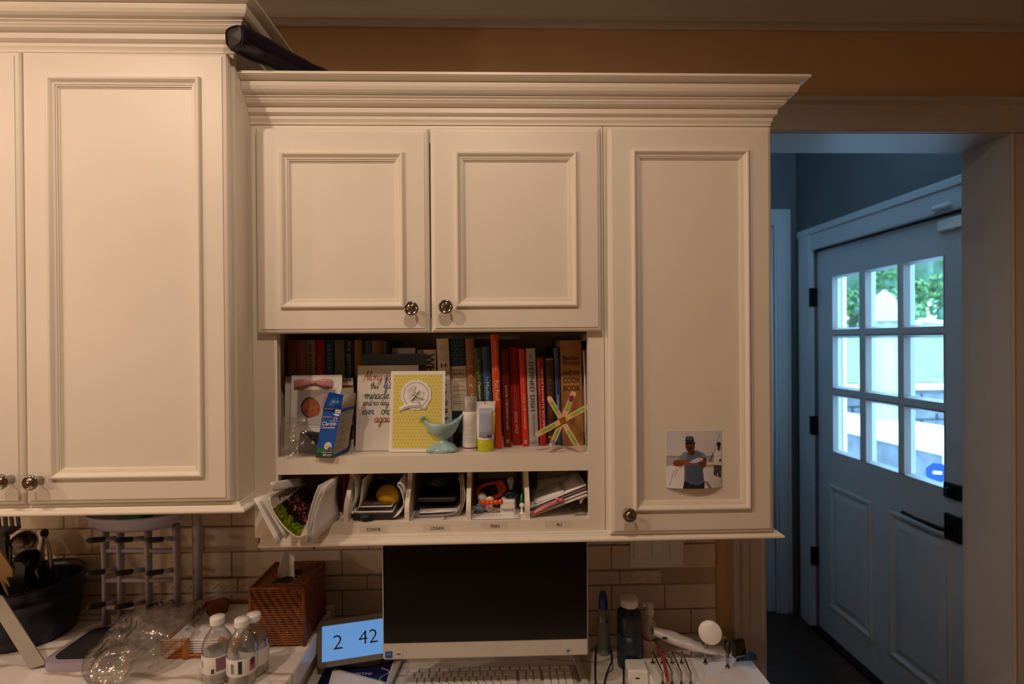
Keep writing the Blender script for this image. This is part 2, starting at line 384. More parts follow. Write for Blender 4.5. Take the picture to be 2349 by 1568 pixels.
# second door in the hall back wall, only its casing edge shows beside the cabinet
mb = MB(); mb.box(2.095, 2.19, HY-.02, HY, 0, 2.28, bev=.004); mb.box(2.11, 2.165, HY-.028, HY-.018, 0, 2.26, bev=.003); mb.box(1.19, 1.285, HY-.02, HY, 0, 2.28, bev=.004); mb.box(1.285, 2.095, HY-.02, HY, 2.185, 2.28, bev=.004)
struct('trim_11', mb, DOORP, 'white casing of the inner hall door')
d2 = tags(bpy.data.objects.new('door_2', mesh_of('door_2', MB().box(1.29, 2.09, HY-.012, HY-.001, 0.01, 2.18), (0, 0, 0), DOORP)), kind='structure', label='white panelled inner hall door'); C.objects.link(d2)
for a, b, c, d in ((1.40, 1.65, .25, .9), (1.73, 1.98, .25, .9), (1.40, 1.65, 1.05, 2.05), (1.73, 1.98, 1.05, 2.05)):
    mb = MB().ring(a, b, c, d, [(0, HY-.012), (.006, HY-.020), (.02, HY-.020), (.03, HY-.013), (.031, HY-.011)]); part('panel_moulding', mb, DOORP, d2)

# ------------------------------------------------------------------ garden door: 9 panes over two panels
door = bpy.data.objects.new('door_1', None); C.objects.link(door); door['kind'] = 'structure'; door['label'] = 'white garden door with nine panes and black lever'; door.location = (HX, DY0, 0)
GY = [(0.832, 1.040), (1.070, 1.277), (1.315, 1.525)]; GZ = [(0.972, 1.264), (1.297, 1.563), (1.592, 1.866)]
T0, T1 = HX+.012, HX+.056
mb = MB(); mb.box(T0, T1, DY0+.004, GY[0][0]-.0, .012, DZ-.006); mb.box(T0, T1, GY[2][1], DY1-.004, .012, DZ-.006)
mb.box(T0, T1, GY[0][0], GY[2][1], GZ[2][1], DZ-.006); mb.box(T0, T1, GY[0][0], GY[2][1], 0.012, GZ[0][0])
part('slab', mb, DOORP, door)
for a, b in ((GY[0][1], GY[1][0]), (GY[1][1], GY[2][0])):
    part('muntin', MB().box(T0-.006, T1+.006, a, b, GZ[0][0], GZ[2][1], bev=.005), DOORP, door)
for a, b in ((GZ[0][1], GZ[1][0]), (GZ[1][1], GZ[2][0])):
    part('muntin', MB().box(T0-.005, T1+.005, GY[0][0], GY[2][1], a, b, bev=.005), DOORP, door)
GLASS = film('window_glass', (0.94, 0.97, 0.97), 0.05, 0.02)
RX = Matrix(((0, 1, 0, 0), (1, 0, 0, 0), (0, 0, 1, 0), (0, 0, 0, 1)))   # swaps x and y: ring in the yz plane
for y0, y1 in GY:
    for z0, z1 in GZ:
        p = part('pane', MB().box(T0+.020, T0+.024, y0, y1, z0, z1), GLASS, door)
        part('bead', MB().ring(y0, y1, z0, z1, [(0, T0-.002), (.002, T0-.004), (.012, T0+.018), (0, T0+.018)], M=RX), DOORP, p)
for y0, y1 in ((0.80, 1.13), (1.24, 1.56)):
    part('panel', MB().ring(y0, y1, .16, .80, [(0, T0), (.004, T0-.008), (.014, T0-.009), (.026, T0-.002), (.034, T0+.000), (.06, T0-.006), (.1, T0-.006)], M=RX).box(T0-.006, T0+.001, y0+.1, y1-.1, .26, .70), DOORP, door)
part('deadbolt', MB().box(T0-.016, T0, .755, .826, .945, 1.002, bev=.003).lathe([(0, .0), (.016, 0), (.016, .012), (.010, .014), (0, .014)], 16, Matrix.Translation((T0-.016, .79, .973)) @ Matrix.Rotation(-math.pi/2, 4, 'Y')), BLACKM, door, 'square black deadbolt plate')
lp = part('lever_plate', MB().box(T0-.014, T0, .755, .826, .785, .884, bev=.003), BLACKM, door, 'black lever plate')
part('lever', MB().tube([(T0-.012, .79, .832), (T0-.05, .79, .832), (T0-.055, .81, .832), (T0-.055, .90, .832), (T0-.053, .985, .834)], [.010, .009, .009, .007, .008], 10), BLACKM, lp, 'black lever handle')
for z in (1.77, 1.085, .385):
    part('hinge', MB().box(HX-.026, T0+.002, DY1-.006, DY1+.014, z-.05, z+.05, bev=.003), BLACKM, door)
part('strike', MB().box(HX-.021, T0, DY0-.012, DY0-.001, .80, .87), BLACKM, door)
part('threshold', MB().box(HX-.03, HX+.14, DY0, DY1, 0, .012), BLACKM, door)
part('weather_gap', MB().box(T0+.002, T1, DY0, DY1, DZ-.006, DZ-.001), BLACKM, door)
tg = thing('alarm_sensor', 'small white alarm contact at the top corner of the garden door', 'sensor', (T0, .79, 1.955))
part('case', MB().box(T0-.022, T0, .735, .842, 1.955, 2.0, bev=.004), WHITEP, tg); part('magnet', MB().box(HX-.042, HX-.0275, .75, .83, 2.035, 2.05, bev=.003), WHITEP, tg)

# ------------------------------------------------------------------ cabinets
YD = 0.0; YF = 0.02                       # desk unit: door faces, face frame
YL = -0.0748; YLF = YL+.02                # left cabinet: door faces, face frame
SX = -0.016                               # right side of the left cabinet
def knob(parent, x, z, yf):
    pr_ = [(0, 0), (.0085, 0), (.0085, .002), (.0055, .005), (.005, .014), (.008, .018), (.0148, .0205), (.0158, .0225), (.0155, .0250), (.0135, .0268), (.0118, .0265), (.0108, .0255), (.0085, .0255), (.0075, .0275), (.005, .029), (.0042, .0285), (.002, .030), (0, .0302)]
    return part('knob', MB().lathe(pr_, 28, Matrix.Translation((x, yf, z)) @ Matrix.Rotation(math.pi/2, 4, 'X')), NICKEL, parent, 'polished nickel round knob')
def cab_door(parent, x0, x1, z0, z1, yf, m, kn=None, label=None):
    fr = MB().ring(x0, x1, z0, z1, [(m+.010, yf+.019), (0, yf+.019), (0, yf+.010), (.0008, yf+.0065), (.003, yf+.0038), (.006, yf+.0024), (.0095, yf+.0018), (.0100, yf), (m+.010, yf), (m+.010, yf+.019)])
    d = part('door', fr, PAINT, parent, label)
    mo = [(m, yf+.001), (m, yf-.004), (m+.0012, yf-.006), (m+.0035, yf-.0072), (m+.006, yf-.0068), (m+.0085, yf-.0045), (m+.011, yf-.0015), (m+.0135, yf-.0003), (m+.0150, yf-.0003), (m+.0155, yf+.0018), (m+.0180, yf+.0018), (m+.0186, yf+.0045), (m+.0208, yf+.0048), (m+.0212, yf+.0068), (m+.0212, yf+.009)]
    part('moulding', MB().ring(x0, x1, z0, z1, mo), PAINT, d)
    part('panel', MB().box(x0+m+.009, x1-m-.009, yf+.0065, yf+.014, z0+m+.009, z1-m-.009), PAINT, d)
    if kn: knob(d, kn[0], kn[1], yf)
    return d
CROWN = [(0, 0), (.003, 0), (.0034, .002), (.003, .004), (.0042, .0065), (.0060, .0098), (.0066, .0105), (.0066, .0160), (.0060, .0168), (.0070, .0176), (.0100, .0195), (.0137, .0230), (.0137, .0345), (.0148, .0350), (.0195, .0362), (.0238, .0395), (.0262, .0438), (.0272, .0442), (.0276, .0456), (.0270, .0470), (.0280, .0482), (.0300, .0500), (.0314, .0506), (.0318, .0522), (.0312, .0538), (.0330, .0542), (.0385, .0560), (.0430, .0605), (.0458, .0670), (.0468, .0730), (.0470, .0775), (.0500, .0778), (.0552, .0792), (.0602, .0825), (.0618, .0842), (.0630, .0845), (.0630, .0900), (-.015, .0900), (-.015, 0)]
def crown(path, z0, zs=1.0, ps=1.0): return MB().sweep(path, [(p*ps, z0+z*zs) for p, z in CROWN])
RAILP = [(0, .020), (.004, .020), (.0055, .017), (.0055, .0150), (.0085, .0142), (.0095, .0112), (.0130, .0105), (.0175, .0092), (.0205, .0070), (.0210, .0040), (.0195, .0015), (.0165, 0), (-.015, 0), (-.015, .020)]

# --- left wall cabinet (two doors, the left one cut by the frame)
LZ0, LZ1 = 1.226, 2.147
cab = thing('wall_cabinet', 'tall deep cream wall cabinet on the far left, higher than its neighbours', 'cabinet', (-0.44, .14, 1.21))
mb = MB(); mb.box(-.86, -.842, YLF+.02, YW-.001, LZ0-.004, LZ1+.012); mb.box(SX-.018, SX, YLF+.02, YW-.001, LZ0-.004, LZ1+.012); mb.box(-.842, SX-.018, YLF+.02, YW-.001, LZ0-.004, LZ0+.014); mb.box(-.842, SX-.018, YLF+.02, YW-.001, LZ1-.006, LZ1+.012); mb.box(-.842, SX-.018, YW-.012, YW-.001, LZ0+.014, LZ1-.006)
part('body', mb, PAINT, cab)
mb = MB(); mb.box(-.86, -.80, YLF, YLF+.02, LZ0-.004, LZ1+.012); mb.box(SX-.045, SX, YLF, YLF+.02, LZ0-.004, LZ1+.012, bev=.002); mb.box(-.80, SX-.045, YLF, YLF+.02, LZ0-.004, LZ0+.035); mb.box(-.80, SX-.045, YLF, YLF+.02, LZ1-.035, LZ1+.012)
part('face_frame', mb, PAINT, cab)
kz = at(92, 1100, y=YL); kz2 = at(25, 1098, y=YL)
cab_door(cab, -.434, -.0225, LZ0, LZ1, YL, .0525, (kz.x, kz.z), 'cream door with raised moulding and nickel knob')
cab_door(cab, -.849, -.4365, LZ0, LZ1, YL, .0525, (kz2.x, kz2.z), 'cream door cut off by the left edge')
part('crown', crown([(-.86, YLF), (SX, YLF), (SX, YW-.001)], LZ1+.006, 1.0, 1.0), PAINT, cab, 'stepped cream crown moulding')
part('light_rail', MB().sweep([(-.86, YLF), (SX, YLF), (SX, YW-.011)], [(p*1.0, LZ0-.024+z) for p, z in RAILP]), PAINT, cab, 'rounded rail under the cabinet')

# --- desk hutch: two doors over an open shelf and five mail cubbies
NX0, NX1, NZ0, NZ1 = .0365, .7325, 1.2960, 1.574
CZ0, CZ1 = 1.1475, 1.2575; X0, X1, XM = SX+.0005, .7685, .7695; BZ = 1.118; TZ = 2.036
hut = thing('desk_hutch', 'cream hutch with two doors above a bookshelf and five mail cubbies', 'cabinet', (.375, .18, BZ))
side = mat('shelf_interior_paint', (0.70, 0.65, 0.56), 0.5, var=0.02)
YBK = YW-.012
FX0, FX1 = NX0, NX1; NX0, NX1 = .0015, .7560
part('side_panel', MB().box(X0, NX0, YF+.02, YW-.001, BZ, TZ), PAINT, hut); part('side_panel', MB().box(NX1, X1, YF+.02, YW-.001, BZ, TZ), PAINT, hut)
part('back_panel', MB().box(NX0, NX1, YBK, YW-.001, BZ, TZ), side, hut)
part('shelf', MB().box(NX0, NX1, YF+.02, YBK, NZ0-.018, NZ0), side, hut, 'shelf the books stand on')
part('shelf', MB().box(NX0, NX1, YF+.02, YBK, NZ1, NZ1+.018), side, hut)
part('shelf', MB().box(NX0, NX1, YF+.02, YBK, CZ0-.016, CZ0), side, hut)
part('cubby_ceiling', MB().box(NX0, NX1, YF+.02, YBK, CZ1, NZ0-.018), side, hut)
part('top_panel', MB().box(NX0, NX1, YF+.02, YBK, TZ-.018, TZ), PAINT, hut)
NX0, NX1 = FX0, FX1
mb = MB(); mb.box(X0, NX0, YF, YF+.02, BZ, TZ); part('stile', mb, PAINT, hut)
part('stile', MB().box(NX1, X1, YF, YF+.02, BZ, TZ), PAINT, hut)
for z0, z1 in ((BZ, CZ0), (CZ1, NZ0), (NZ1, NZ1+.03), (TZ-.04, TZ)): part('rail', MB().box(NX0, NX1, YF, YF+.02, z0, z1), PAINT, hut)
DIVX = [.1843, .3203, .4590, .5931]
for x in DIVX:   # ogee front edge: set back above, forward below
    ol = [(YF+.004, CZ0), (YBK, CZ0), (YBK, CZ1), (YF+.062, CZ1)]+[(YF+.004+.058*(.5+.5*math.cos(math.pi*t))**1.1+.004*math.sin(math.pi*t), CZ0+.022+(CZ1-CZ0-.022)*(1-t)) for t in [k/10 for k in range(11)]]
    Mx = Matrix(((0, 0, 1, x-.0052), (1, 0, 0, 0), (0, 1, 0, 0), (0, 0, 0, 1)))
    part('cubby_divider', MB().prism(ol, 0, .0104, Mx), PAINT, hut)
kn1 = at(943, 707, y=-.025); kn2 = at(1022, 703, y=-.025)
DB = 1.5715
cab_door(hut, .0, .3790, DB, 2.0235, YD, .0550, (kn1.x, kn1.z), 'left upper cream door with nickel knob')
cab_door(hut, .3815, .7620, DB, 2.0255, YD, .0550, (kn2.x, kn2.z), 'right upper cream door with nickel knob')
TAPE = film('clear_label_tape', (0.96, 0.95, 0.93), 0.02, 0.3, haze=0.0, hazecol=(.5, .48, .42))
for s, px, py, w in (('CONOR', 857, 1213.5, 32), ('LOGAN', 1002.5, 1210.5, 29), ('FINN', 1135.5, 1206, 19), ('ALI', 1282, 1202, 12.5)):
    p = at(px, py, y=YF)
    t_ = part('name_tape', MB().grid(lambda u, v, p=p: (p.x-.031+.061*u, YF-.0003, p.z-.0085+.017*v), 1, 1), TAPE, hut, 'strip of clear label tape with a printed name')
    text(s, INK, t_, basis((p.x-w/1018/2, YF-.0006, p.z-.0036), (1, 0, 0), (0, 0, 1)), w=w/1018, h=.0072)

# --- narrow single-door cabinet on the right
XS0, XS1 = .7700, 1.1495
nar = thing('wall_cabinet', 'narrow cream cabinet with one tall door beside the hall doorway', 'cabinet', (.96, .18, BZ))
part('body', MB().box(XS0, XS1, YF+.02, YW-.001, BZ, TZ), PAINT, nar); part('face_frame', MB().box(XS0, XS1, YF, YF+.02, BZ, TZ), PAINT, nar)
kn3 = at(1445, 1182, y=-.025)
cab_door(nar, .7755, 1.1480, 1.1160, 2.0295, YD, .0540, (kn3.x, kn3.z), 'tall narrow cream door with nickel knob')
cr = solo('crown_moulding', crown([(SX+.0005, YF), (XS1, YF), (XS1, YW-.001)], 2.036, .99, 1.0), PAINT, 'long stepped cream crown moulding along the top of the desk cabinets', 'moulding')
part('top_cover', MB().box(SX+.021, XS1+.02, YF, YW-.001, 2.105, 2.118), PAINT, cr)
solo('light_rail_moulding', MB().sweep([(.0, YF-.0004), (XS1+.0004, YF-.0004), (XS1+.0004, YW-.011)], [(p*1.0, BZ-.0165+z) for p, z in RAILP[:-2]]+[(-.008, BZ-.0165), (-.008, BZ-.0008), (0, BZ-.0008)]), PAINT, 'rounded cream rail under the mail cubbies and narrow cabinet', 'moulding')

# ------------------------------------------------------------------ backsplash tiles, each a piece of the wall
TILE = mat('cream_stone_tile', (0.64, 0.54, 0.43), 0.35, var=0.10, vscale=14, bump=0.12, bscale=35)
GROUT = mat('beige_grout', (0.44, 0.35, 0.26), 0.9, var=0.05)
part('grout', MB().box(-1.3, 1.147, YW-.004, YW, .60, 1.24), GROUT, wall_back)
def wtile(w, h): return mesh_of('tile', MB().box(-w/2, w/2, -.0095, 0, -h/2, h/2, bev=.0022), (0, 0, 0), TILE)
TW, TH = .152, .0695; full = wtile(TW-.002, TH-.002); lis = wtile(.117, .036)
jx = at(594, 1220, y=YW-.01).x
rows = [(.899+.0715*k, k) for k in range(0, 5)]+[(.784, 7), (.7125, 8), (.641, 9)]
def place(me, x, z, w):
    lo, hi = max(x-w/2, -1.28), min(x+w/2, 1.147)
    if hi-lo < .012: return
    o = bpy.data.objects.new('tile', me); C.objects.link(o); o.parent = wall_back; o.location = ((lo+hi)/2, YW-.001, z); o.scale = ((hi-lo)/w, 1, 1)
    return o
for z, k in rows:
    off = jx+TW/2+(TW/2 if k in (0, 2, 4, 7, 9) else 0); n0 = int((-1.28-off)/TW)-1
    for i in range(n0, n0+20): place(full, off+i*TW, z+TH/2, TW)
vine = mesh_of('relief', MB().tube([(-.05+.1*t/14, -.0098, .009*math.sin(t*.9)) for t in range(15)], .0016, 6).tube([(-.02+.012*math.cos(a), -.0098, .004+.007*math.sin(a)) for a in [k*.6 for k in range(9)]], .0013, 5).tube([(.025+.012*math.cos(a), -.0098, -.003+.007*math.sin(a)) for a in [k*.6 for k in range(9)]], .0013, 5), (0, 0, 0), TILE)
for i in range(-14, 10):
    x = jx+i*.119; t_ = place(lis, x, .876, .117)
    if t_ and abs(t_.scale.x-1) < .01:
        o = bpy.data.objects.new('relief', vine); C.objects.link(o); o.parent = t_

# ------------------------------------------------------------------ light switch plate
sw0 = at(1445, 1301, y=YW-.011); sw1 = at(1568, 1301, y=YW-.011)
sw = thing('switch_plate', 'white wall plate with rocker switches under the cabinet', 'light switch', ((sw0.x+sw1.x)/2, YW-.0115, sw0.z))
wz = sw0.z; part('plate', MB().box(sw0.x, sw1.x, YW-.0165, YW-.0105, wz, wz+.116, bev=.002), WHITEP, sw)
for k in range(3):
    cx = sw0.x+(sw1.x-sw0.x)*(k+.5)/3; rk = part('rocker', MB().box(cx-.0165, cx+.0165, YW-.0195, YW-.016, wz+.025, wz+.091, bev=.0012), WHITEP, sw)
    part('rocker_paddle', MB().box(cx-.0135, cx+.0135, YW-.0215, YW-.019, wz+.029, wz+.087, bev=.001), WHITEP, rk)

# ------------------------------------------------------------------ counter and desk
def marble():
    m = bpy.data.materials.new('veined_white_marble'); m.use_nodes = True; nt = m.node_tree; b = nt.nodes['Principled BSDF']; b.inputs['Roughness'].default_value = .22
    tc = nt.nodes.new('ShaderNodeTexCoord'); mp = nt.nodes.new('ShaderNodeMapping'); mp.inputs['Rotation'].default_value = (0, 0, math.radians(38)); mp.inputs['Scale'].default_value = (1.2, 5.0, 1)
    nt.links.new(tc.outputs['Object'], mp.inputs['Vector'])
    n = nt.nodes.new('ShaderNodeTexNoise'); n.inputs['Scale'].default_value = 1.7; n.inputs['Detail'].default_value = 6; n.inputs['Roughness'].default_value = .42; n.inputs['Distortion'].default_value = .35
    nt.links.new(mp.outputs[0], n.inputs['Vector'])
    r = nt.nodes.new('ShaderNodeValToRGB'); e = r.color_ramp.elements
    base = (.80, .77, .73, 1); e[0].position = 0; e[0].color = base; e[1].position = 1; e[1].color = base
    for p, c in ((.470, base), (.492, (.42, .34, .27, 1)), (.502, (.52, .45, .38, 1)), (.525, base), (.60, base), (.612, (.52, .47, .41, 1)), (.624, base)):
        k = e.new(p); k.color = c
    nt.links.new(n.outputs['Fac'], r.inputs['Fac']); nt.links.new(r.outputs['Color'], b.inputs['Base Color']); return m
MARBLE = marble(); CT = .82; DT = .715; CX1 = .069
ctr = solo('countertop', MB().box(-1.3, CX1, -.34, YW-.012, CT-.05, CT, bev=.003), MARBLE, 'thick white marble countertop with brown veins on the left', 'countertop')
bc = thing('base_cabinet', 'cream base cabinet under the marble countertop', 'cabinet', (-.62, 0, 0))
part('body', MB().box(-1.3, CX1-.02, -.28, YW-.012, .1, CT-.0505), PAINT, bc); part('toe_kick', MB().box(-1.3, CX1-.02, -.22, YW-.012, 0, .1), BLACKP, bc)
for x0 in (-.97, -.455):
    cab_door(bc, x0, x0+.505, .12, .76, -.30, .05, (x0+.04 if x0 > -.6 else x0+.465, .70))
desk = thing('desk', 'lower built-in desk with a pale stone top', 'desk', (.62, .0, 0))
part('desk_top', MB().box(CX1-.0195, 1.165, -.26, YW-.012, DT-.035, DT, bev=.002), MARBLE, desk)
part('drawer_box', MB().box(.10, 1.145, -.23, YW-.012, DT-.16, DT-.0355), PAINT, desk)
for x in (.10, .80): part('side_panel', MB().box(x, x+.345, -.22, YW-.012, 0, DT-.16), PAINT, desk)

# ------------------------------------------------------------------ print on the narrow door: angler in a cap
def on_plane(px, py, y): return at(px, py, y=y)
ph = thing('photo_print', 'square photo print of a man in a cap holding a fish on a boat', 'photo', (at(1592, 1121, y=YD+.006).x, YD+.004, at(1592, 1121, y=YD).z))
A = Art(150, 150, '#c9cad0')
A.rect(0, 0, 1, .57, '#bdbcc2').rect(0, .52, 1, .56, '#8f9096').rect(0, .36, 1, .53, '#a3a3aa')
A.poly([(0, 0), (0, .37), (.1, .40), (.3, .42), (.5, .3), (.7, .42), (.74, .45), (1, .45), (1, 0)], '#d9d8dc')
A.poly([(.66, .41), (1, .41), (1, .36), (.68, .36)], '#a8a6a6'); A.line([(.05, .03), (.12, .28), (.30, .42)], .01, '#98979a'); A.line([(.13, .2), (.2, .34), (.3, .4)], .02, '#b5b3b5')
A.poly([(.66, .12), (.72, .12), (.8, 0), (.74, 0)], '#8b817c'); A.line([(.78, .46), (.9, .72), (.98, .95)], .008, '#6f6f76'); A.line([(.78, .46), (.84, .6)], .016, '#2d2d33')
A.poly([(.84, .22), (.99, .16), (1, .38), (.85, .40)], '#4c4b56').poly([(.9, .2), (.93, .2), (.925, .27)], '#c9c9ce')
A.poly([(.84, .40), (.86, .55), (.89, .64), (.94, .66), (1, .62), (1, .38)], '#dfe0e6').ell(.955, .70, .03, .065, '#5b3a30').ell(.955, .755, .04, .04, '#15161c').ell(.985, .47, .03, .025, '#6b4334')
A.poly([(.27, 0), (.30, .14), (.66, .14), (.655, 0)], '#23242b')
A.poly([(.30, .14), (.31, .45), (.34, .56), (.36, .63), (.45, .66), (.54, .66), (.62, .62), (.68, .54), (.66, .42), (.64, .3), (.655, .12), (.55, .06), (.42, .08)], '#5d6b80')
A.poly([(.33, .15), (.34, .45), (.5, .4), (.62, .42), (.64, .14), (.5, .05)], '#4e5a70')
A.poly([(.2, .52), (.3, .62), (.37, .64), (.34, .5)], '#7384a0').poly([(.6, .64), (.68, .6), (.72, .52), (.63, .48)], '#7384a0')
A.ell(.22, .44, .11, .06, '#7a4630', .15).ell(.34, .455, .10, .045, '#8d5338', -.25).ell(.63, .44, .075, .09, '#6f3f2c', .3).ell(.61, .50, .05, .045, '#8d5338')
A.poly([(.40, .45), (.47, .50), (.56, .535), (.64, .52), (.66, .5), (.58, .46), (.48, .44)], '#c3c6c9').ell(.68, .5, .03, .03, '#3d3f45')
A.ell(.445, .625, .06, .05, '#4f3026').ell(.425, .74, .085, .115, '#5f382b').ell(.43, .69, .035, .03, '#3a201a').ell(.42, .83, .08, .065, '#2b2d30').ell(.42, .875, .075, .035, '#4d5a52').poly([(.335, .79), (.52, .80), (.52, .775), (.34, .765)], '#1c1d20')
A.fuzz(.06)
c00 = at(1530, 1119, y=YD); cw = at(1657, 1119, y=YD).x-c00.x; chh = at(1592, 988, y=YD).z-c00.z
def phf(u, v):
    return (c00.x+cw*u, YD+.0062-.0008-.013*4*u*(1-u)*(1-.85*v)-.0012*(1-v), c00.z+chh*v+.003*(1-u)*0)
A.mesh('print_face', phf, PRG, ph)
part('paper_back', MB().sheet(lambda u, v: Vector(phf(u, v))+Vector((0, .0007, 0)), 16, 8, .0004), PAPER, ph)

# ------------------------------------------------------------------ books on the shelf
def cmat(h, rough=.5): return mat('book_cloth_'+h.strip('#'), h, rough, var=.05, vscale=30)
def imat(h): return mat('print_ink_'+h.strip('#'), h, .5, var=.03)
def book(label, p0, p1, ptop, ys, col, lean=1.6, texts=(), depth=None, pages='#b9ad98', stack=None, cover=None, band=None):
    a = at(p0, ptop, y=ys); b = at(p1, ptop, y=ys); h = a.z-NZ0; w = b.x-a.x-.0006; L = math.radians(lean)
    base = Vector((a.x+h*math.sin(L), ys, NZ0+.0002)); d = depth or min(.185, YBK-.004-ys)
    t = thing('book', label, 'book', (base.x+w/2, ys+d/2, NZ0), 'cookbooks on the shelf'); M = Matrix.Translation(base) @ Matrix.Rotation(-L, 4, 'Y')
    bt = .0022; sp = [(w*k/8, -.0018*math.sin(math.pi*k/8)) for k in range(9)]
    ol = sp+[(w, d), (w-bt, d), (w-bt, bt), (bt, bt), (bt, d), (0, d)]
    part('cover', MB().prism(ol, 0, h, M), cover or cmat(col), t)
    part('pages', MB().box(bt, w-bt, bt+.001, d-.003, .003, h-.003, M), mat('page_block', pages, .8, var=.06, vscale=90), t)
    fz = lambda py: (at((p0+p1)/2, py, y=ys).z-NZ0)
    if band:
        for (q0, q1, bc_) in band:
            part('spine_band', MB().prism([(x+.0001 if i == 0 else x, y-.00035) for i, (x, y) in enumerate(sp)]+[(w, .001), (0, .001)], fz(q1), fz(q0), M), cmat(bc_), t)
    for tx in texts:
        s, q0, q1, hf, mc = tx[:5]; ox = tx[5] if len(tx) > 5 else .5; kw = tx[6] if len(tx) > 6 else {}
        hh = hf*w; z0 = fz(q0); z1 = fz(q1)
        text(s, imat(mc), t, M @ basis((w*ox-hh/2, -.0026, z0), (0, 0, -1), (1, 0, 0)), w=z0-z1, h=hh, **kw)
    if stack:
        for s, qc, hf, mc in stack:   # lettering upright across the spine
            z = fz(qc); n = len(s); ww = min(.8, .26*n if n > 1 else .42)*w
            text(s, imat(mc), t, M @ basis((w/2-ww/2, -.0026, z-hf/2), (1, 0, 0), (0, 0, 1)), w=ww, h=hf)
    return t
YB1 = .144
book('dusty rose hardback, leftmost on the bookshelf', 660, 679, 780, YB1, '#8c5a50', .4)
book('mauve pink hardback beside the dusty rose one', 680, 702, 780, YB1, '#a16b74', .4)
book('greige hardback with large black lettering', 703, 723, 780, YB1, '#a79f8d', .4, [('the barefoot', 788, 866, .5, '#2b2a28')])
book('crimson hardback with pink lettering', 724, 744.5, 780, YB1, '#b3122e', .4, [('barefoot', 820, 885, .5, '#e58a9a')])
book('bright blue hardback beside the crimson one', 745, 766, 780, YB1, '#12477f', .4, [('BAREFOOT  C', 790, 885, .45, '#7fa0c0')])
book('grey green hardback between two blue ones', 767, 790, 780, YB1, '#737d70', .4, [('contessa at home', 795, 885, .3, '#98a394')])
book('navy hardback with tall pale lettering', 790.5, 811.5, 780, YB1, '#1c2342', .4, [('ina garten  c', 783, 885, .55, '#a9b0c6')])
book('tan hardback right of the navy one', 812.5, 830, 780, YB1, '#8c6238', .4)
book('dark steel blue hardback half hidden by the slate card', 831, 852.5, 781, YB1+.01, '#3a4d63', .4)
book('reddish brown hardback half hidden by the slate card', 853.5, 878, 781, YB1+.01, '#7c4d28', .4)
book('black paperback behind the slate card', 879, 895, 783, YB1+.01, '#17171b', .4)
solo('paper_booklet', MB().box(at(898, 798, y=.17).x, at(953, 798, y=.17).x, .17, .176, NZ0, at(898, 798, y=.17).z, bev=.001), PAPER2, 'pale booklet standing behind the slate card', 'booklet')
solo('slim_box', MB().box(at(957, 802, y=.165).x, at(970, 802, y=.165).x, .165, .30, NZ0+.0003, at(957, 802, y=.165).z, bev=.001), mat('pale_grey_card', '#8d949c', .6, var=.04), 'slim grey box left of the white book lettered WH', 'box')
sc0 = at(831, 812, y=.128); sc1 = at(976, 812, y=.128)
solo('greeting_card', MB().box(sc0.x, sc1.x, .126, .130, NZ0, sc0.z, bev=.0006), mat('slate_card', '#47525c', .7, var=.05), 'slate grey blank card standing behind the white verse card', 'card')
book('white book lettered WH in bold black', 971, 1000, 802, .136, '#cbc3b7', .8, [('WHOLE', 811, 905, .62, '#17171a', .55, dict(bold=.01))])
hv = lambda c, c2: [('GEORGEANNE', 795, .0022, c2), ('BRENNAN', 800, .0022, c2), ('PAUL', 818, .0022, c2), ('FERRIS', 823, .0022, c2)]+[(l, q, .0095, c) for l, q in zip('HARVEST', (838, 857, 879, 901, 924, 942, 962))]
book('white book with black capitals stacked down its spine', 1001, 1029, 777, .105, '#d0c8bb', 2.2, stack=hv('#1b1b1d', '#a5957a'))
# dotted teal spine with a white title label
TEAL = mat('teal_cloth', '#0f2f36', .6, var=.1)
tb = book('thick dark teal patterned cookbook with a white title label', 1030.5, 1066, 777, .112, '#0f2f36', 2.0, cover=TEAL, band=((840, 942, '#cfc6b4'),),
          stack=[('Mastering', 849, .0042, '#3a3631'), ('the Art', 857, .0042, '#3a3631'), ('of French', 865.5, .0042, '#3a3631'), ('Cooking', 873.5, .0042, '#3a3631'), ('Julia', 886, .0050, '#9c4a2c'), ('Child', 894.5, .0050, '#9c4a2c'), ('Louisette', 905, .0024, '#5b554c'), ('Bertholle', 910, .0024, '#5b554c'), ('Simone', 920, .0024, '#5b554c'), ('Beck', 925, .0024, '#5b554c')])
for i in range(5):
    for j in range(7):
        p = at(1035+i*6.5+(j % 2)*3, 785+j*7.5, y=.112); s_ = .0011 if (i+j) % 2 else .0018
        part('spine_dot', MB().prism([(s_, 0), (0, s_), (-s_, 0), (0, -s_)], 0, .0003, basis((p.x, .1094, p.z), (1, 0, 0), (0, 0, 1))), imat('#4f8f93'), tb)
book('tan book with white capitals stacked down its spine', 1067, 1087.5, 777, .108, '#9a6a3c', 1.8, stack=[('PAUL', 815, .002, '#cdb894'), ('FERRIS', 821, .002, '#cdb894')]+[(l, q, .0085, '#d9cdb5') for l, q in zip('HARVEST', (840, 862, 884, 905, 927, 948, 968))])
book('olive green paperback with white lettering', 1088, 1104.5, 797, .10, '#33481d', 1.8, [('Blasting for', 825, 873, .42, '#8e9c6a', .5), ('Optimum Health', 875, 953, .46, '#d8d9c0', .5, dict(bold=.012))])
book('blue hardback between the green and orange books', 1105.5, 1124, 795, .10, '#1f4d79', 1.8, [('The', 863, 873, .3, '#9fc0d6'), ('Mediterranean', 876, 960, .46, '#c4d4dd')])
book('tall bright orange hardback reaching the shelf top', 1125, 1143, 767, .088, '#cf4a12', 1.7, [('WILLIAMS-SONOMA', 781, 850, .3, '#e8c3a2', .55), ('Fun Food', 873, 918, .52, '#f3e4cf', .6)])
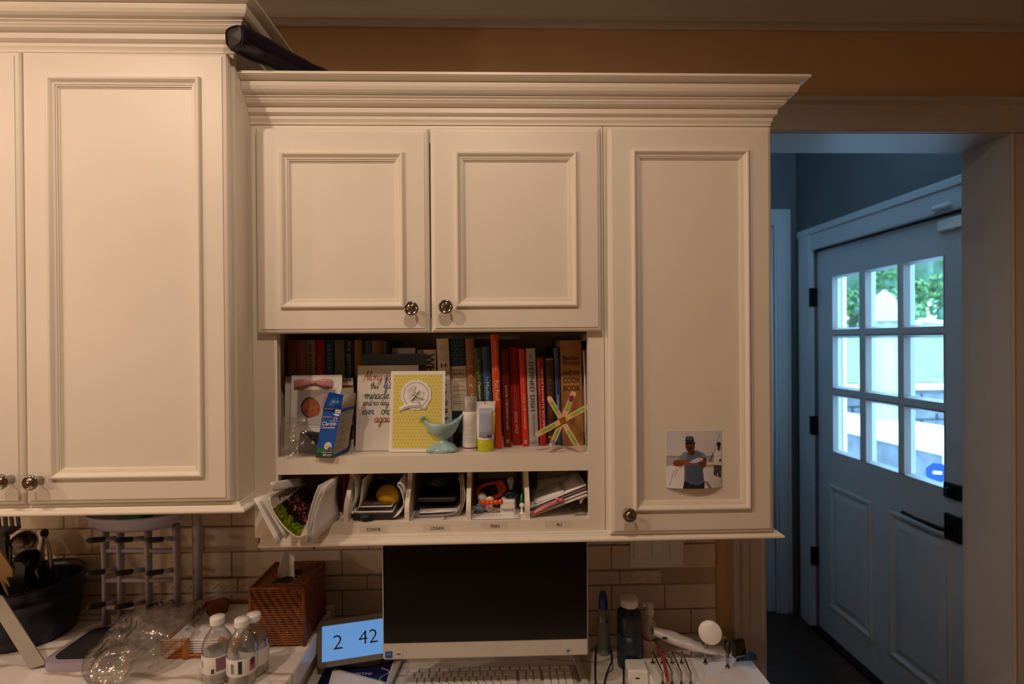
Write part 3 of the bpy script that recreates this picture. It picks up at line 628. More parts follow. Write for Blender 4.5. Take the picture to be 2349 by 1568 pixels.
book('maroon hardback right of the tall orange one', 1147, 1165, 800, .105, '#6b120c', 1.9, [('WILLIAMS SONOMA', 808, 862, .28, '#a7523c', .5), ('JUNIOR CHEF MASTER CLASS', 884, 985, .34, '#e9c9b6', .55), ('wo', 1007, 1016, .4, '#d9b8a2')])
book('red hardback between the maroon and orange red ones', 1166, 1188.5, 797, .128, '#a81a0e', 1.9, [('THE DUDE DIET DINNERTIME', 801, 900, .30, '#e06a45', .48), ('125 Gourmet Recipes for', 903, 940, .12, '#eaa892', .64), ('Badasses, Winos, Haters', 905, 939, .12, '#eaa892', .44), ('SERENA WOLF', 943, 994, .34, '#f0d0c0', .5)])
book('slim orange red hardback left of the light grey one', 1190, 1204.5, 800, .110, '#c8300e', 1.9, [('WILLIAMS SONOMA', 812, 852, .22, '#e78a62', .5), ('the complete', 868, 900, .28, '#eab090', .5), ('JUNIOR CHEF COOKBOOK', 902, 984, .36, '#f6d9c2', .5), ('wo', 1008, 1017, .5, '#f0cdb4')])
book('light grey hardback with large dark capitals', 1206, 1228, 799, .112, '#a9a8a8', 1.7, [('the', 813, 825, .3, '#6d6b6a'), ('DEFINED DISH', 830, 942, .44, '#2e2d2f', .5), ('ALEX SNODGRASS', 950, 1000, .2, '#56585e', .55), ], stack=[('JUST', 1011, .003, '#55555a'), ('HMH', 1016, .0042, '#1a1a1c')])
book('short red hardback right of the light grey one', 1230.5, 1247, 820, .115, '#9c1410', 1.7, [("LIDIA'S FAVORITE RECIPES", 846, 982, .32, '#f2d8c8', .70), ('LIDIA MATTICCHIO BASTIANICH', 831, 905, .18, '#e6a892', .25), ('TANYA BASTIANICH MANUALI', 921, 996, .18, '#e6a892', .25)])
gb = book('dark brown book edged with gold', 1251, 1269, 821, .115, '#3a220e', 1.6, [('ITALIAN', 826, 890, .3, '#6b4c20'), ('COOKING LIFE', 900, 985, .4, '#8a6428')], band=((822, 826, '#9a7430'), (1000, 1004, '#9a7430')))
book('slim slate blue book beside the parchment cook book', 1270.5, 1282.5, 798, .118, '#3a4c74', 1.6, [('The Easy', 810, 832, .35, '#8fa0c4'), ('PRESSURE COOKER', 842, 902, .45, '#22305a'), ('Cookbook', 906, 935, .4, '#d5d9e4')])
PARCH = mat('stained_parchment', '#9a6a38', .55, var=.35, vscale=22)
book('thick brown parchment cook book with black title', 1284.5, 1333, 781, .112, '#9a6a38', 1.1, cover=PARCH, stack=[('Better', 821, .0105, '#241a12'), ('Homes', 831, .0105, '#241a12'), ('and Gardens', 836.5, .0022, '#241a12'), ('NEW', 855, .0095, '#1b140e'), ('COOK', 872, .0135, '#1b140e'), ('BOOK', 890, .0135, '#1b140e')])
for k in range(3):   # thin magazines leaning at the right end
    q = at(1337+k*3.4, 803, y=.12)
    solo('magazine', MB().sheet(lambda u, v, q=q, k=k: (q.x+.0012*math.sin(3*v)+.0045*(1-v), .105+k*.004+u*.16, NZ0+(q.z-NZ0)*v), 2, 10, .0016), mat(('magazine_white', 'magazine_grey', 'magazine_cream')[k], ((.66, .64, .62), (.34, .34, .37), (.60, .55, .48))[k], .4, var=.03), ('white', 'grey', 'cream')[k]+' thin magazine squeezed right of the parchment cook book', 'magazine', 'thin magazines at the shelf end')

# ------------------------------------------------------------------ cards and bottles in front of the books
def card_frame(px_bl, py_bl, lean, turn=0.0):
    b = at(px_bl, py_bl, z=NZ0+.0012); L = math.radians(lean); T = math.radians(turn)
    return basis(b, (math.cos(T), math.sin(T), 0), Vector((-math.sin(T)*math.sin(L), math.cos(T)*math.sin(L), math.cos(L))))
GL = {'a': (1.15, [[(.85, .85), (.5, 1), (.1, .6), (.15, .1), (.5, 0), (.8, .5), (.9, .95)], [(.9, .95), (.85, .3), (1.0, 0), (1.25, .25)]]),
 'l': (.6, [[(0, .25), (.5, 1.4), (.5, 2), (.3, 1.9), (.25, .6), (.4, 0), (.7, .2)]]), 'o': (1.0, [[(.5, 1), (.1, .7), (.15, .15), (.5, 0), (.85, .3), (.8, .8), (.5, 1), (.7, .85), (1.05, .9)]]),
 'n': (1.1, [[(0, .9), (.15, 1), (.2, 0)], [(.2, .4), (.5, .95), (.75, .9), (.78, .2), (.95, 0), (1.2, .25)]]), 'g': (1.1, [[(.85, .85), (.5, 1), (.1, .6), (.2, .1), (.5, 0), (.8, .5), (.9, .95)], [(.9, .95), (.85, -.6), (.5, -1), (.2, -.7), (.6, -.2), (1.2, .25)]]),
 'c': (.9, [[(.85, .8), (.55, 1), (.15, .65), (.2, .15), (.55, 0), (.95, .3)]]), 'A': (1.35, [[(-.25, -.3), (.1, .1), (.5, 1), (.95, 2.1), (1.0, 1), (1.05, 0), (1.3, .2)], [(.2, .8), (.7, .9), (1.3, .85)]]),
 't': (.65, [[(.3, 1.7), (.25, .4), (.4, 0), (.75, .25)], [(-.1, 1.15), (.65, 1.25)]]), 'h': (1.0, [[(.05, .2), (.4, 1.5), (.35, 2), (.15, 1.8), (.15, 0)], [(.15, .4), (.5, .95), (.7, .8), (.72, .2), (.9, 0), (1.1, .25)]]),
 'i': (.55, [[(0, .3), (.2, 1), (.2, .25), (.35, 0), (.6, .25)], [(.25, 1.4), (.29, 1.47)]]), 's': (.75, [[(0, .1), (.45, 1), (.5, .8), (.75, .35), (.55, 0), (.15, .05)]]),
 'm': (1.65, [[(-.4, .7), (0, .9), (.15, 1), (.2, 0)], [(.2, .4), (.5, .95), (.68, .9), (.7, 0)], [(.7, .4), (1, .95), (1.22, .9), (1.25, .2), (1.45, 0), (1.7, .25)]]), 'r': (.85, [[(0, .2), (.25, 1.05), (.45, .9), (.6, .9), (.55, .3), (.7, 0), (.9, .25)]]),
 'd': (1.15, [[(.85, .85), (.5, 1), (.1, .6), (.15, .1), (.5, 0), (.8, .5), (.95, 2)], [(.95, 2), (.88, .3), (1.0, 0), (1.25, .25)]]), 'e': (.9, [[(0, .3), (.5, .5), (.75, .8), (.5, 1), (.2, .7), (.2, .2), (.5, 0), (.95, .3)]]),
 'v': (.95, [[(0, .9), (.15, 1), (.4, .05), (.5, .05), (.8, 1), (1.0, .9)]]), 'y': (1.1, [[(0, .9), (.12, 1), (.2, .2), (.5, .05), (.8, .4), (.9, 1)], [(.9, 1), (.85, -.6), (.5, -1), (.2, -.7), (.6, -.2), (1.2, .25)]]), ' ': (.6, [])}
def smooth(P, k=5):
    P = [Vector((*p, 0)) for p in P]; out = []
    for i in range(len(P)-1):
        a, b, c, d = P[max(i-1, 0)], P[i], P[i+1], P[min(i+2, len(P)-1)]
        for j in range(k):
            t = j/k; out.append(.5*((2*b)+(c-a)*t+(2*a-5*b+4*c-d)*t*t+(3*b-a-3*c+d)*t**3))
    return out+[P[-1]]
def script(s, M, x, y, xh, wd, m, parent, xs=.8, slant=.12):
    mb = MB(); cx = x
    for ch in s:
        w, st = GL[ch]
        for P in st: mb.tube([M @ Vector((cx+(p.x*xs+p.y*slant)*xh, y+p.y*xh, .0003)) for p in smooth(P)], wd, 5)
        cx += w*xs*xh
    return part('handwriting', mb, m, parent)
# verse card
M = card_frame(815, 1034, 9, 0); W_ = at(945, 838, y=.12).x-at(808, 839, y=.12).x; H_ = .2005
vc = thing('greeting_card', 'white card with coloured handwritten verse leaning behind the yellow card', 'card', M.translation)
part('sheet', MB().box(0, W_, 0, H_, -.0007, 0, M), PAPER2, vc); part('back_sheet', MB().box(.001, W_+.001, 0, H_, -.0030, -.0022, M), PAPER2, vc)
k_ = H_/195.0
for s, px, py, xh, c, wd in (('Along came', 826, 873, 12, '#a4562e', .00075), ('this', 842, 893, 9, '#22242a', .00062), ('little', 872, 893, 15, '#3f5685', .0010), ('miracle', 830, 916, 12, '#2e6b48', .00095), ('and no day', 826, 931, 8.5, '#22242a', .00062), ('ever', 824, 952, 11, '#3f5685', .00085), ('ordinary', 868, 952, 12, '#2e6b48', .00095), ('again', 853, 970, 12, '#a4562e', .00095)):
    script(s, M, (px-812)*k_, (1034-py)*k_, xh*k_*.86, wd, imat(c), vc)
# yellow pram card
M = card_frame(892, 1036, 8, -3); W2, H2 = .129, .187
yc = thing('greeting_card', 'yellow dotted baby card with a scalloped white pram medallion', 'card', M.translation)
part('sheet', MB().box(0, W2, 0, H2, -.0008, 0, M), PAPER, yc); part('back_sheet', MB().box(.001, W2-.001, 0, H2-.001, -.0045, -.0038, M), PAPER, yc)
A = Art(110, 160, '#d8cb6a')
for i in range(15):
    for j in range(22): A.ell((i+.5+.5*(j % 2))/15.5, (j+.5)/22, .011, .0075, '#93a55c' if (i*7+j*3) % 5 else '#a89a48')
A.mesh('dotted_panel', lambda u, v: M @ Vector((.007+(W2-.014)*u, .008+(H2-.016)*v, .0006)), PRM, yc)
mc = Vector((.061, .131, 0)); md = [(mc.x+(.034+.0022*abs(math.sin(a*12)))*math.cos(a*2), mc.y+(.034+.0022*abs(math.sin(a*12)))*math.sin(a*2)) for a in [math.pi*k/144 for k in range(144)]]
me_ = part('medallion', MB().prism(md, .0008, .0024, M), PAPER, yc, 'scalloped white medallion')
mb = MB().tube([M @ Vector((mc.x+.029*math.cos(a), mc.y+.029*math.sin(a), .0025)) for a in [2*math.pi*k/40 for k in range(40)]], .0005, 5, closed=True)
for a in (1.5, 1.85, 2.2, 2.6): mb.tube([M @ Vector((mc.x-.002, mc.y+.001, .0031)), M @ Vector((mc.x-.002+.019*math.cos(a), mc.y+.001+.019*math.sin(a), .0031))], .0003, 4)
mb.tube([M @ Vector((mc.x+.016+.004*t, mc.y+.002+.0042*math.sin(t*2.6), .003)) for t in [k/8 for k in range(9)]], .0004, 4)
for dx in (-.006, .008): mb.tube([M @ Vector((mc.x+dx+.0036*math.cos(a), mc.y-.0225+.0036*math.sin(a), .0031)) for a in [2*math.pi*k/14 for k in range(14)]], .0005, 4, closed=True)
part('drawn_lines', mb, imat('#55565a'), me_)
pram = [(mc.x-.019, mc.y+.001)]+[(mc.x-.001+.020*math.cos(a), mc.y+.001+.019*math.sin(a)) for a in [math.pi+math.pi*k/16 for k in range(1, 17)]]
hood = [(mc.x-.002, mc.y+.002)]+[(mc.x-.002+.020*math.cos(a), mc.y+.002+.021*math.sin(a)) for a in [math.pi*.5+math.pi*.48*k/10 for k in range(11)]]
part('pram', MB().prism(pram, .0024, .0030, M).prism(hood, .0024, .0029, M), PAPER2, me_)
mb = MB()
for k in range(26):
    x, y = random.uniform(-.015, .015), random.uniform(-.014, -.001)
    if x*x+y*y < .00026: mb.prism([(mc.x+x+.0008*math.cos(q), mc.y+y+.0008*math.sin(q)) for q in (0, 1.57, 3.14, 4.71)], .0030, .0032, M)
part('pram_dots', mb, imat('#2c2c2e'), me_)
SATIN = mat('white_satin', (.76, .75, .73), .3, var=.02)
mb = MB()
for (x0, y0, x1, y1, r) in ((0, 0, -.011, .003, .0034), (0, 0, .007, .010, .0034), (0, 0, -.011, -.013, .0024), (0, 0, .018, -.010, .0026), (-.001, -.001, .001, .001, .003)):
    mb.tube([M @ Vector((mc.x+.000+x0+(x1-x0)*t, mc.y+y0+(y1-y0)*t, .0048+.002*math.sin(math.pi*t))) for t in (0, .33, .66, 1)], [r*.6, r, r, r*.8], 8, flat=.5)
part('bow', mb, SATIN, me_, 'white ribbon bow')
bx_, by_ = .022, .092
bn = part('banner', MB().sheet(lambda u, v: M @ Vector((bx_+.064*u, by_+.0105*v+.009*math.sin(math.pi*u*.9), .0015+.002*math.sin(math.pi*u))), 14, 2, .0005), PAPER, yc, 'small curved banner reading congratulations')
text('CONGRATULATIONS', imat('#6a6a6c'), bn, M, w=.047, h=.0036, bend=lambda x, y: (bx_+.008+x, by_+.0035+y+.009*math.sin(math.pi*(x+.008)/.064*.9), .0021+.002*math.sin(math.pi*(x+.008)/.064)))

# birth announcement with pink bow and photo, its twin behind it
M = card_frame(664, 1035, 6, 2); W3, H3 = .118, .178
bc2 = thing('birth_announcement', 'white birth card with pink ribbon and a sleeping baby photo', 'card', M.translation)
part('sheet', MB().box(0, W3, 0, H3, -.0008, 0, M), PAPER, bc2); part('mat_frame', MB().box(.013, W3-.012, .055, H3-.030, 0, .0007, M), PAPER2, bc2)
A = Art(100, 80, '#9b9394'); A.rect(0, 0, 1, .3, '#a8a2a4'); A.ell(.72, .38, .42, .5, '#b3a9ac').ell(.85, .65, .18, .25, '#b58d92').ell(.62, .2, .35, .22, '#beb9bc', .2)
A.ell(.33, .50, .24, .29, '#3b2418', .1).ell(.37, .49, .23, .265, '#96583a', .1).ell(.47, .45, .14, .2, '#a5653f', .1).ell(.50, .50, .035, .05, '#b06c48').ell(.44, .60, .045, .010, '#4d2818', .9).ell(.40, .40, .040, .010, '#4d2818', .9).ell(.565, .46, .016, .035, '#7a3026', -.1).ell(.22, .40, .04, .06, '#6d3b26')
A.fuzz(.04)
ph2 = A.mesh('photo', lambda u, v: M @ Vector((.016+(W3-.031)*u, .060+(H3-.095)*v, .0012)), PRG, bc2); ph2['label'] = 'printed photo of a sleeping baby'
PINK = mat('pink_satin', '#c98a92', .35, var=.05)
mb = MB(); cx, cy = .052, H3-.014
for s_ in (-1, 1):
    mb.sheet(lambda u, v, s_=s_: M @ Vector((cx+s_*(.004+.040*u), cy-.004+(.004+.008*min(1, u*2))*(v*2-1)*.8-.004*u*u*(1 if s_ < 0 else .8), .004+.006*math.sin(math.pi*min(1, u*1.15)))), 10, 3, .0006)
mb.ball(M @ Vector((cx, cy-.004, .005)), .006, .004, .005)
part('bow', mb, PINK, bc2, 'pink satin ribbon bow')
Mb = card_frame(649, 1032, 4, 2)
solo('birth_announcement', MB().box(0, .118, 0, .174, -.0008, 0, Mb @ Matrix.Translation((0, 0, -.008))), PAPER2, 'plain white card edge behind the birth card with pink ribbon', 'card')
# patterned booklet behind the allergy box
pb0 = at(784, 1030, y=.118); pb1 = at(810, 866, y=.118)
pbk = thing('booklet', 'black and white patterned booklet with a brown title box', 'booklet', ((pb0.x+pb1.x)/2, .118, NZ0))
hgt = pb1.z-NZ0; A = Art(60, 160, '#c9c2ba')
for k in range(26):
    a0, b0 = random.random(), random.random(); A.line([(a0, b0), (a0+random.uniform(-.5, .5), b0+.07)], .05, '#2a2426', 4)
A.rect(0, .60, 1, .90, '#7a3b2c').rect(.1, .66, .9, .84, '#5d2a20').rect(0, .12, 1, .2, '#8a3a26').rect(0, .2, 1, .33, '#2d4a22').fuzz(.1)
x0_, x1_ = pb0.x-.012, pb1.x
A.mesh('cover_print', lambda u, v: (x0_+(x1_-x0_)*u, .1178, NZ0+.0005+(hgt-.001)*v), PRG, pbk); part('pages', MB().box(x0_, x1_, .118, .122, NZ0+.0003, pb1.z), PAPER2, pbk)

# allergy tablet carton, tipped, top flaps open
q00 = at(724, 1049, y=.012); q10 = at(762, 1052, y=.006); q01 = at(743, 931, y=.038); q11 = at(783, 938, y=.032); s10 = at(797, 1030, y=.055); s11 = at(813, 930, y=.078)
q00.z = max(q00.z, NZ0+.0006); q10.z = NZ0+.0006
ab = thing('tablet_carton', 'tipped blue allergy tablet carton with open flaps', 'box', ((q00.x+q10.x)/2, .03, NZ0))
BLUE = mat('carton_blue', '#0d4aa0', .35, var=.05, vscale=10); CARD = mat('raw_grey_card', '#8d8779', .8, var=.05)
def quad(a, b, c, d): return lambda u, v: (a*(1-u)+b*u)*(1-v)+(d*(1-u)+c*u)*v
s00 = s10+(q00-q10); s01 = s11+(q01-q11)
for fn, nm in ((quad(s10, s00, s01, s11), 'back_face'), (quad(s00, q00, q01, s01), 'left_face'), (quad(q00, s00, s10, q10), 'bottom_face')): part(nm, MB().sheet(fn, 1, 1, .0006), BLUE, ab)
fr = quad(q00, q10, q11, q01)
A = Art(70, 190, '#0c4fa8'); A.rect(0, .0, 1, .15, '#10361f').rect(0, .10, 1, .20, '#1f6a2c').ell(.5, .215, .9, .03, '#0c4fa8'); A.rect(0, .91, .66, .985, '#101c4a').rect(.68, .905, 1, .98, '#cfd2d6').ell(.82, .87, .14, .02, '#e9edf2').ell(.72, .875, .12, .012, '#e9edf2')
A.ell(.62, .235, .22, .075, '#e6e2c8').ell(.62, .235, .19, .062, '#3d7a3c').ell(.62, .235, .165, .055, '#e9e6d2')
for k in range(12): A.ell(.72+random.uniform(-.14, .12), .16+random.uniform(-.045, .04), .06, .022, random.choice(('#53307c', '#6b4596', '#40246a')))
A.rect(.06, .77, .62, .775, '#0c4fa8'); A.ell(.42, .925, .0, .0, '#ffffff')
fa = A.mesh('front_print', lambda u, v: fr(u, v)+Vector((-.0002, -.0004, 0)), PRG, ab); part('front_face', MB().sheet(fr, 1, 1, .0005), BLUE, ab)
dr = (q10-q00).normalized(); du = (q01-q00).normalized(); wF = (q10-q00).length; hF = (q01-q00).length
def lab(s, u, v, w, h, c, **k): text(s, imat(c), fa, basis(fr(u, v)+Vector((-.0003, -.0007, 0)), dr, du), w=w*wF, h=h*hF, **k)
lab('MAX Strength', .08, .935, .5, .025, '#c9cede'); lab('24 hr', .74, .925, .22, .03, '#2a2d45')
lab('Juniors', .06, .768, .52, .045, '#f08a1e', bold=.01, shear=.15); lab('12 lb', .66, .765, .26, .055, '#f0b21e', bold=.01)
lab('Non-Drowsy', .45, .715, .52, .026, '#e7e9ef'); lab('Claritin', .07, .625, .86, .075, '#f2f3f6', shear=.05); lab('Chewables', .07, .565, .83, .045, '#e9b9c4', bold=.014)
lab('DYE', .52, .24, .22, .025, '#3d5a3c'); lab('FREE', .49, .205, .28, .025, '#3d5a3c'); lab('GRAPE FLAVORED', .30, .095, .62, .02, '#cfd6c4'); lab('30', .42, .035, .18, .045, '#e7ead9', bold=.01); lab('CHEWABLE', .64, .055, .32, .018, '#dfe3d2'); lab('TABLETS', .64, .032, .28, .018, '#dfe3d2')
sd = quad(q10, s10, s11, q11); A = Art(60, 170, '#9c968a'); A.rect(0, 0, 1, .055, '#0d4aa0').rect(0, .93, 1, 1, '#0d4aa0')
for k in range(34): A.rect(.08, .08+k*.0245, .35+.6*random.random(), .085+k*.0245+.006, '#6f6a62')
A.mesh('side_print', lambda u, v: sd(u, v)+Vector((.0003, -.0004, 0)), PRM, ab); part('side_face', MB().sheet(sd, 1, 1, .0005), BLUE, ab)
part('flap', MB().sheet(quad(q01, q11, q11+Vector((-.001, .020, .030)), q01+Vector((.006, .020, .030))), 2, 2, .0006), BLUE, ab, 'blue front flap folded up')
part('flap', MB().sheet(quad(q11, s11, s11+Vector((.004, -.004, .030)), q11+Vector((.006, -.001, .030))), 2, 2, .0006), mat('flap_white', '#b5b0a4', .7), ab, 'pale side flap standing up')
part('flap', MB().sheet(quad(s01, s11, s11+Vector((-.004, .010, .042)), s01+Vector((.008, .010, .034))), 2, 2, .0006), CARD, ab, 'grey inner side of the back flap')
# clear bag with a dark gadget
CLEAR = film('clear_poly_bag', (.90, .88, .85), .20, .06, haze=.10, hazecol=(.6, .58, .54), bump=.6, bscale=45)
bg0 = at(632, 1020, y=.03); zb = NZ0
bag = thing('plastic_bag', 'crumpled clear plastic bag at the left end of the bookshelf', 'bag', (.09, .03, NZ0))
def bagf(u, v):
    a = 2*math.pi*u; x = .083+(.052-.012*v)*math.cos(a)*(1-.5*v*v)-.018*v; y = .034+.018*math.sin(a)*(1-.8*v); z = NZ0+.001+.088*v
    n = noise.noise_vector(Vector((x*38, y*38, z*38)))
    return (max(x+n.x*.007, .0375), y+n.y*.006, max(z+n.z*.006, NZ0+.0008))
part('film', MB().grid(bagf, 40, 18), CLEAR, bag)
gd = thing('remote_fob', 'black plastic gadget inside the clear bag', 'gadget', (.098, .034, NZ0+.001))
part('body', MB().box(.076, .125, .027, .041, NZ0+.0012, NZ0+.052, bev=.004, M=Matrix.Translation((.1, .034, NZ0+.001)) @ Matrix.Rotation(.12, 4, 'Y') @ Matrix.Translation((-.1, -.034, -NZ0+.002))), BLACKP, gd)
part('band', MB().box(.082, .118, .0255, .0265, NZ0+.012, NZ0+.030, bev=.0004), mat('dark_grey_rubber', '#2c2d30', .5, var=.1), gd)

# pale blue clay bird dish
CLAY = mat('pale_blue_glaze', '#9cc0c6', .14, var=.18, vscale=30, coat=.6)
bp = at(1012, 1040, z=NZ0); bb = Vector((bp.x, bp.y+.028, NZ0+.0004))
bird = thing('clay_bird_dish', 'pale blue glazed clay bird dish on a lumpy foot', 'ornament', bb)
def birdf(u, v):
    a = 2*math.pi*u
    prof = [(0, .0), (.036, .0), (.038, .007), (.030, .014), (.017, .022), (.0145, .029), (.022, .036), (.033, .045), (.039, .058), (.040, .068), (.037, .071), (.033, .066), (.027, .056), (.012, .046), (0, .044)]
    t = v*(len(prof)-1); i = min(int(t), len(prof)-2); w = t-i; r = prof[i][0]*(1-w)+prof[i+1][0]*w; z = prof[i][1]*(1-w)+prof[i+1][1]*w
    q = max(0, (z-.034)/.037); r *= 1+.10*q*abs(math.cos(a))**3; z += .007*q*abs(math.cos(a))**3-.004*q*math.sin(a)**2
    x, y = r*math.cos(a), .78*r*math.sin(a); n = noise.noise_vector(Vector((x*42, y*42, z*42+3)))
    s_ = .0048 if z > .001 else 0
    return (bb.x+x+n.x*s_, bb.y+y+n.y*s_, max(bb.z+z+n.z*s_*.8, bb.z))
part('bowl', MB().grid(birdf, 44, 42), CLAY, bird)
part('beak', MB().tube([(bb.x-.041, bb.y-.006, bb.z+.076), (bb.x-.049, bb.y-.008, bb.z+.080), (bb.x-.054, bb.y-.009, bb.z+.079)], [.006, .004, .001], 8), CLAY, bird)
part('tail', MB().tube([(bb.x+.036, bb.y, bb.z+.068), (bb.x+.044, bb.y, bb.z+.080), (bb.x+.047, bb.y, bb.z+.085)], [.010, .006, .002], 8, flat=.6), CLAY, bird)
part('foot_drip', MB().ball((bb.x-.022, bb.y-.019, bb.z+.0068), .014, .009, .006), CLAY, bird); part('foot_drip', MB().ball((bb.x+.020, bb.y-.020, bb.z+.0068), .012, .008, .006), CLAY, bird)

# white pump bottle with frosted cap, and yellow-capped tube
p = at(1078, 1035, z=NZ0); lb = Vector((p.x, p.y+.018, NZ0)); T = Matrix.Translation(lb)
lo = thing('pump_bottle', 'white lotion pump bottle with frosted cap beside the clay bird', 'bottle', lb)
bd = part('body', MB().lathe([(0, 0), (.0172, 0), (.0185, .0015), (.0185, .082), (.0180, .090), (.0150, .0925), (0, .0925)], 28, T), WHITEP, lo)
part('red_stripe', MB().lathe([(.01865, .006), (.0188, .006), (.0188, .009), (.01865, .009)], 28, T), imat('#8a2a2c'), bd)
FROST = film('frosted_plastic', (.75, .74, .72), .14, .3, haze=.42, hazecol=(.66, .64, .6))
part('cap', MB().lathe([(.0178, .0925), (.0178, .124), (.0165, .1265), (0, .1265)], 28, T), FROST, lo, 'frosted clear cap')
part('pump_head', MB().lathe([(.006, .0925), (.006, .108), (.012, .110), (.012, .119), (0, .120)], 16, T).box(lb.x+.0, lb.x+.016, lb.y-.004, lb.y+.004, lb.z+.112, lb.z+.118, bev=.001), WHITEP, lo)
for k in range(16):
    w_ = .020+.006*random.random()*(k % 4 != 3); z = .070-k*.0033
    if k in (5, 11): continue
    text(random.choice(('directions for use apply to skin', 'active ingredients zinc oxide', 'keep out of reach of children', 'water resistant dermatologist')), imat('#8a8784'), bd, T, w=w_, h=.0016, name='small_print', bend=lambda x, y, z=z: (.01872*math.sin((x-.012)/.0185), -.01872*math.cos((x-.012)/.0185), z+y))
p = at(1114, 1036, z=NZ0); tbx = Vector((p.x, p.y+.015, NZ0))
tu = thing('cream_tube', 'white cream tube standing on its yellow cap', 'tube', tbx)
YEL = mat('yellow_green_plastic', '#b7c21c', .25, var=.04)
part('cap', MB().lathe([(0, 0), (.0185, 0), (.0195, .002), (.0195, .026), (.0185, .0275), (0, .0275)], 28, Matrix.Translation(tbx), 1, .72), YEL, tu, 'translucent yellow cap')
def tubef(u, v):
    a = 2*math.pi*u; z = .0275+.083*v; rx = .0196+.0035*v; ry = .0140*(1-v)+.0012*v
    return (tbx.x+rx*math.cos(a), tbx.y+ry*math.sin(a)+.004*v, tbx.z+z)
tbo = part('body', MB().grid(tubef, 32, 12), WHITEP, tu)
part('crimp', MB().box(tbx.x-.0236, tbx.x+.0236, tbx.y+.0026, tbx.y+.0056, tbx.z+.1085, tbx.z+.1145, bev=.0005), WHITEP, tu)
part('label_block', MB().sheet(lambda u, v: (tbx.x-.0155+.031*u, tbx.y-.0150+.0128*(v*.85+.05)-.0006+.0055*(2*u-1)**2*(1-v), tbx.z+.033+.067*v), 10, 4, .0003), mat('label_pale_blue', '#a9b2c8', .5, var=.03), tbo)
part('yellow_side', MB().sheet(lambda u, v: (tbx.x+.0165+.0055*u+.001*v, tbx.y-.0088+.0075*u+.0095*v*(1-u), tbx.z+.040+.050*v), 3, 4, .0003), imat('#c9b820'), tbo)
for k in range(17):
    z = .040+k*.0036; v = (z-.033)/.067
    text(random.choice(('apply liberally and evenly', 'for external use only', 'uses helps prevent sunburn', 'warnings do not use on')), imat('#51597c'), tbo, basis((tbx.x-.0135, tbx.y-.0158+.0128*(v*.85+.05), tbx.z+z), (1, 0, 0), (0, .19, 1)), w=.021+.006*random.random(), h=.0016, name='small_print')
part('barcode', MB().box(tbx.x+.004, tbx.x+.014, tbx.y-.0162, tbx.y-.0156, tbx.z+.0345, tbx.z+.0385), imat('#2d3a7a'), tbo)
part('notch_mark', MB().box(tbx.x-.002, tbx.x, tbx.y+.0018, tbx.y+.0026, tbx.z+.109, tbx.z+.113), imat('#1d3f94'), tu)

# craft-stick star with gems
STICK = mat('craft_stick_wood', '#cda67c', .6, var=.08, vscale=18)
GRN = mat('green_marker', '#74a62e', .6, var=.25, vscale=60)
sc_ = at(1291, 970, y=.045)
star = thing('craft_star', 'craft-stick snowflake with gems leaning on the cook books', 'ornament', (sc_.x, .03, NZ0))
def stick(a0, a1, yo):
    p0 = at(*a0, y=.020); p1 = at(*a1, y=.075 if a1[1] < 960 else .03)
    p0 = Vector(p0); p1 = Vector(p1); lean_y = lambda z: .022+(z-NZ0)*.36+yo
    p0.y = lean_y(p0.z); p1.y = lean_y(p1.z); r = (p1-p0).normalized(); L = (p1-p0).length
    nrm = Vector((0, -1, .36)).normalized(); u = nrm.cross(r); w = .0062
    Ms = basis(p0, r, u)
    ol = [(w-w*math.cos(t), -w*math.sin(t)) for t in [math.pi/2*k/5 for k in range(6)]]+[(L-w+w*math.cos(t), -w*math.sin(t)) for t in [math.pi/2-math.pi/2*k/5 for k in range(6)]]+[(L-w+w*math.cos(t), w*math.sin(t)) for t in [math.pi/2*k/5 for k in range(1, 6)]]+[(w-w*math.cos(t), w*math.sin(t)) for t in [math.pi/2-math.pi/2*k/5 for k in range(5)]]
    so = part('stick', MB().prism(ol, -.0009, .0009, Ms), STICK, star)
    for t0, t1 in ((.10, .36), (.66, .90)):
        mb = MB(); P = [(L*(t0+(t1-t0)*k/14), random.uniform(-.0038, -.0018)) for k in range(15)]+[(L*(t1-(t1-t0)*k/14), random.uniform(.0018, .0038)) for k in range(15)]
        part('marker_patch', mb.prism(P, .0009, .0012, Ms), GRN, so)
    return Ms, L
m1, L1 = stick((1229, 1001), (1349, 928), -.0020); m2, L2 = stick((1330, 1033), (1257, 908), 0.0); m3, L3 = stick((1262, 1032), (1317, 897), .0020)
def gem(name, Ms, x, y, z, col, poly, lab_):
    ctr_ = [(0, 0, .006)]; mb = MB(); n = len(poly); vs = [(x+a, y+b, z) for a, b in poly]+[(x+a*.55, y+b*.55, z+.0042) for a, b in poly]
    mb.add(vs, [tuple(range(n)), tuple(range(n, 2*n))]+[(i, (i+1) % n, n+(i+1) % n, n+i) for i in range(n)], False, Ms)
    part(name, mb, mat('gem_'+name, col, .05, metal=.75, var=.35, vscale=160), star, lab_)
gem('amber_gem', m1, L1*.5, 0, .0012, '#c98a12', [(.0105*math.cos(a), .0105*math.sin(a)) for a in (0.55, 2.12, 3.69, 5.26)], 'square amber gem')
gem('pink_gem', m3, L3*.87, 0, .0010, '#b0457c', [(.0088*math.cos(a), .0060*math.sin(a)) for a in [2*math.pi*k/12 for k in range(12)]], 'oval pink gem')
gem('silver_gem', m3, L3*.11, 0, .0010, '#c7ccd2', [(.0095, 0), (.004, .0072), (-.006, .0066), (-.010, 0), (-.006, -.0066), (.004, -.0072)], 'silver heart gem')

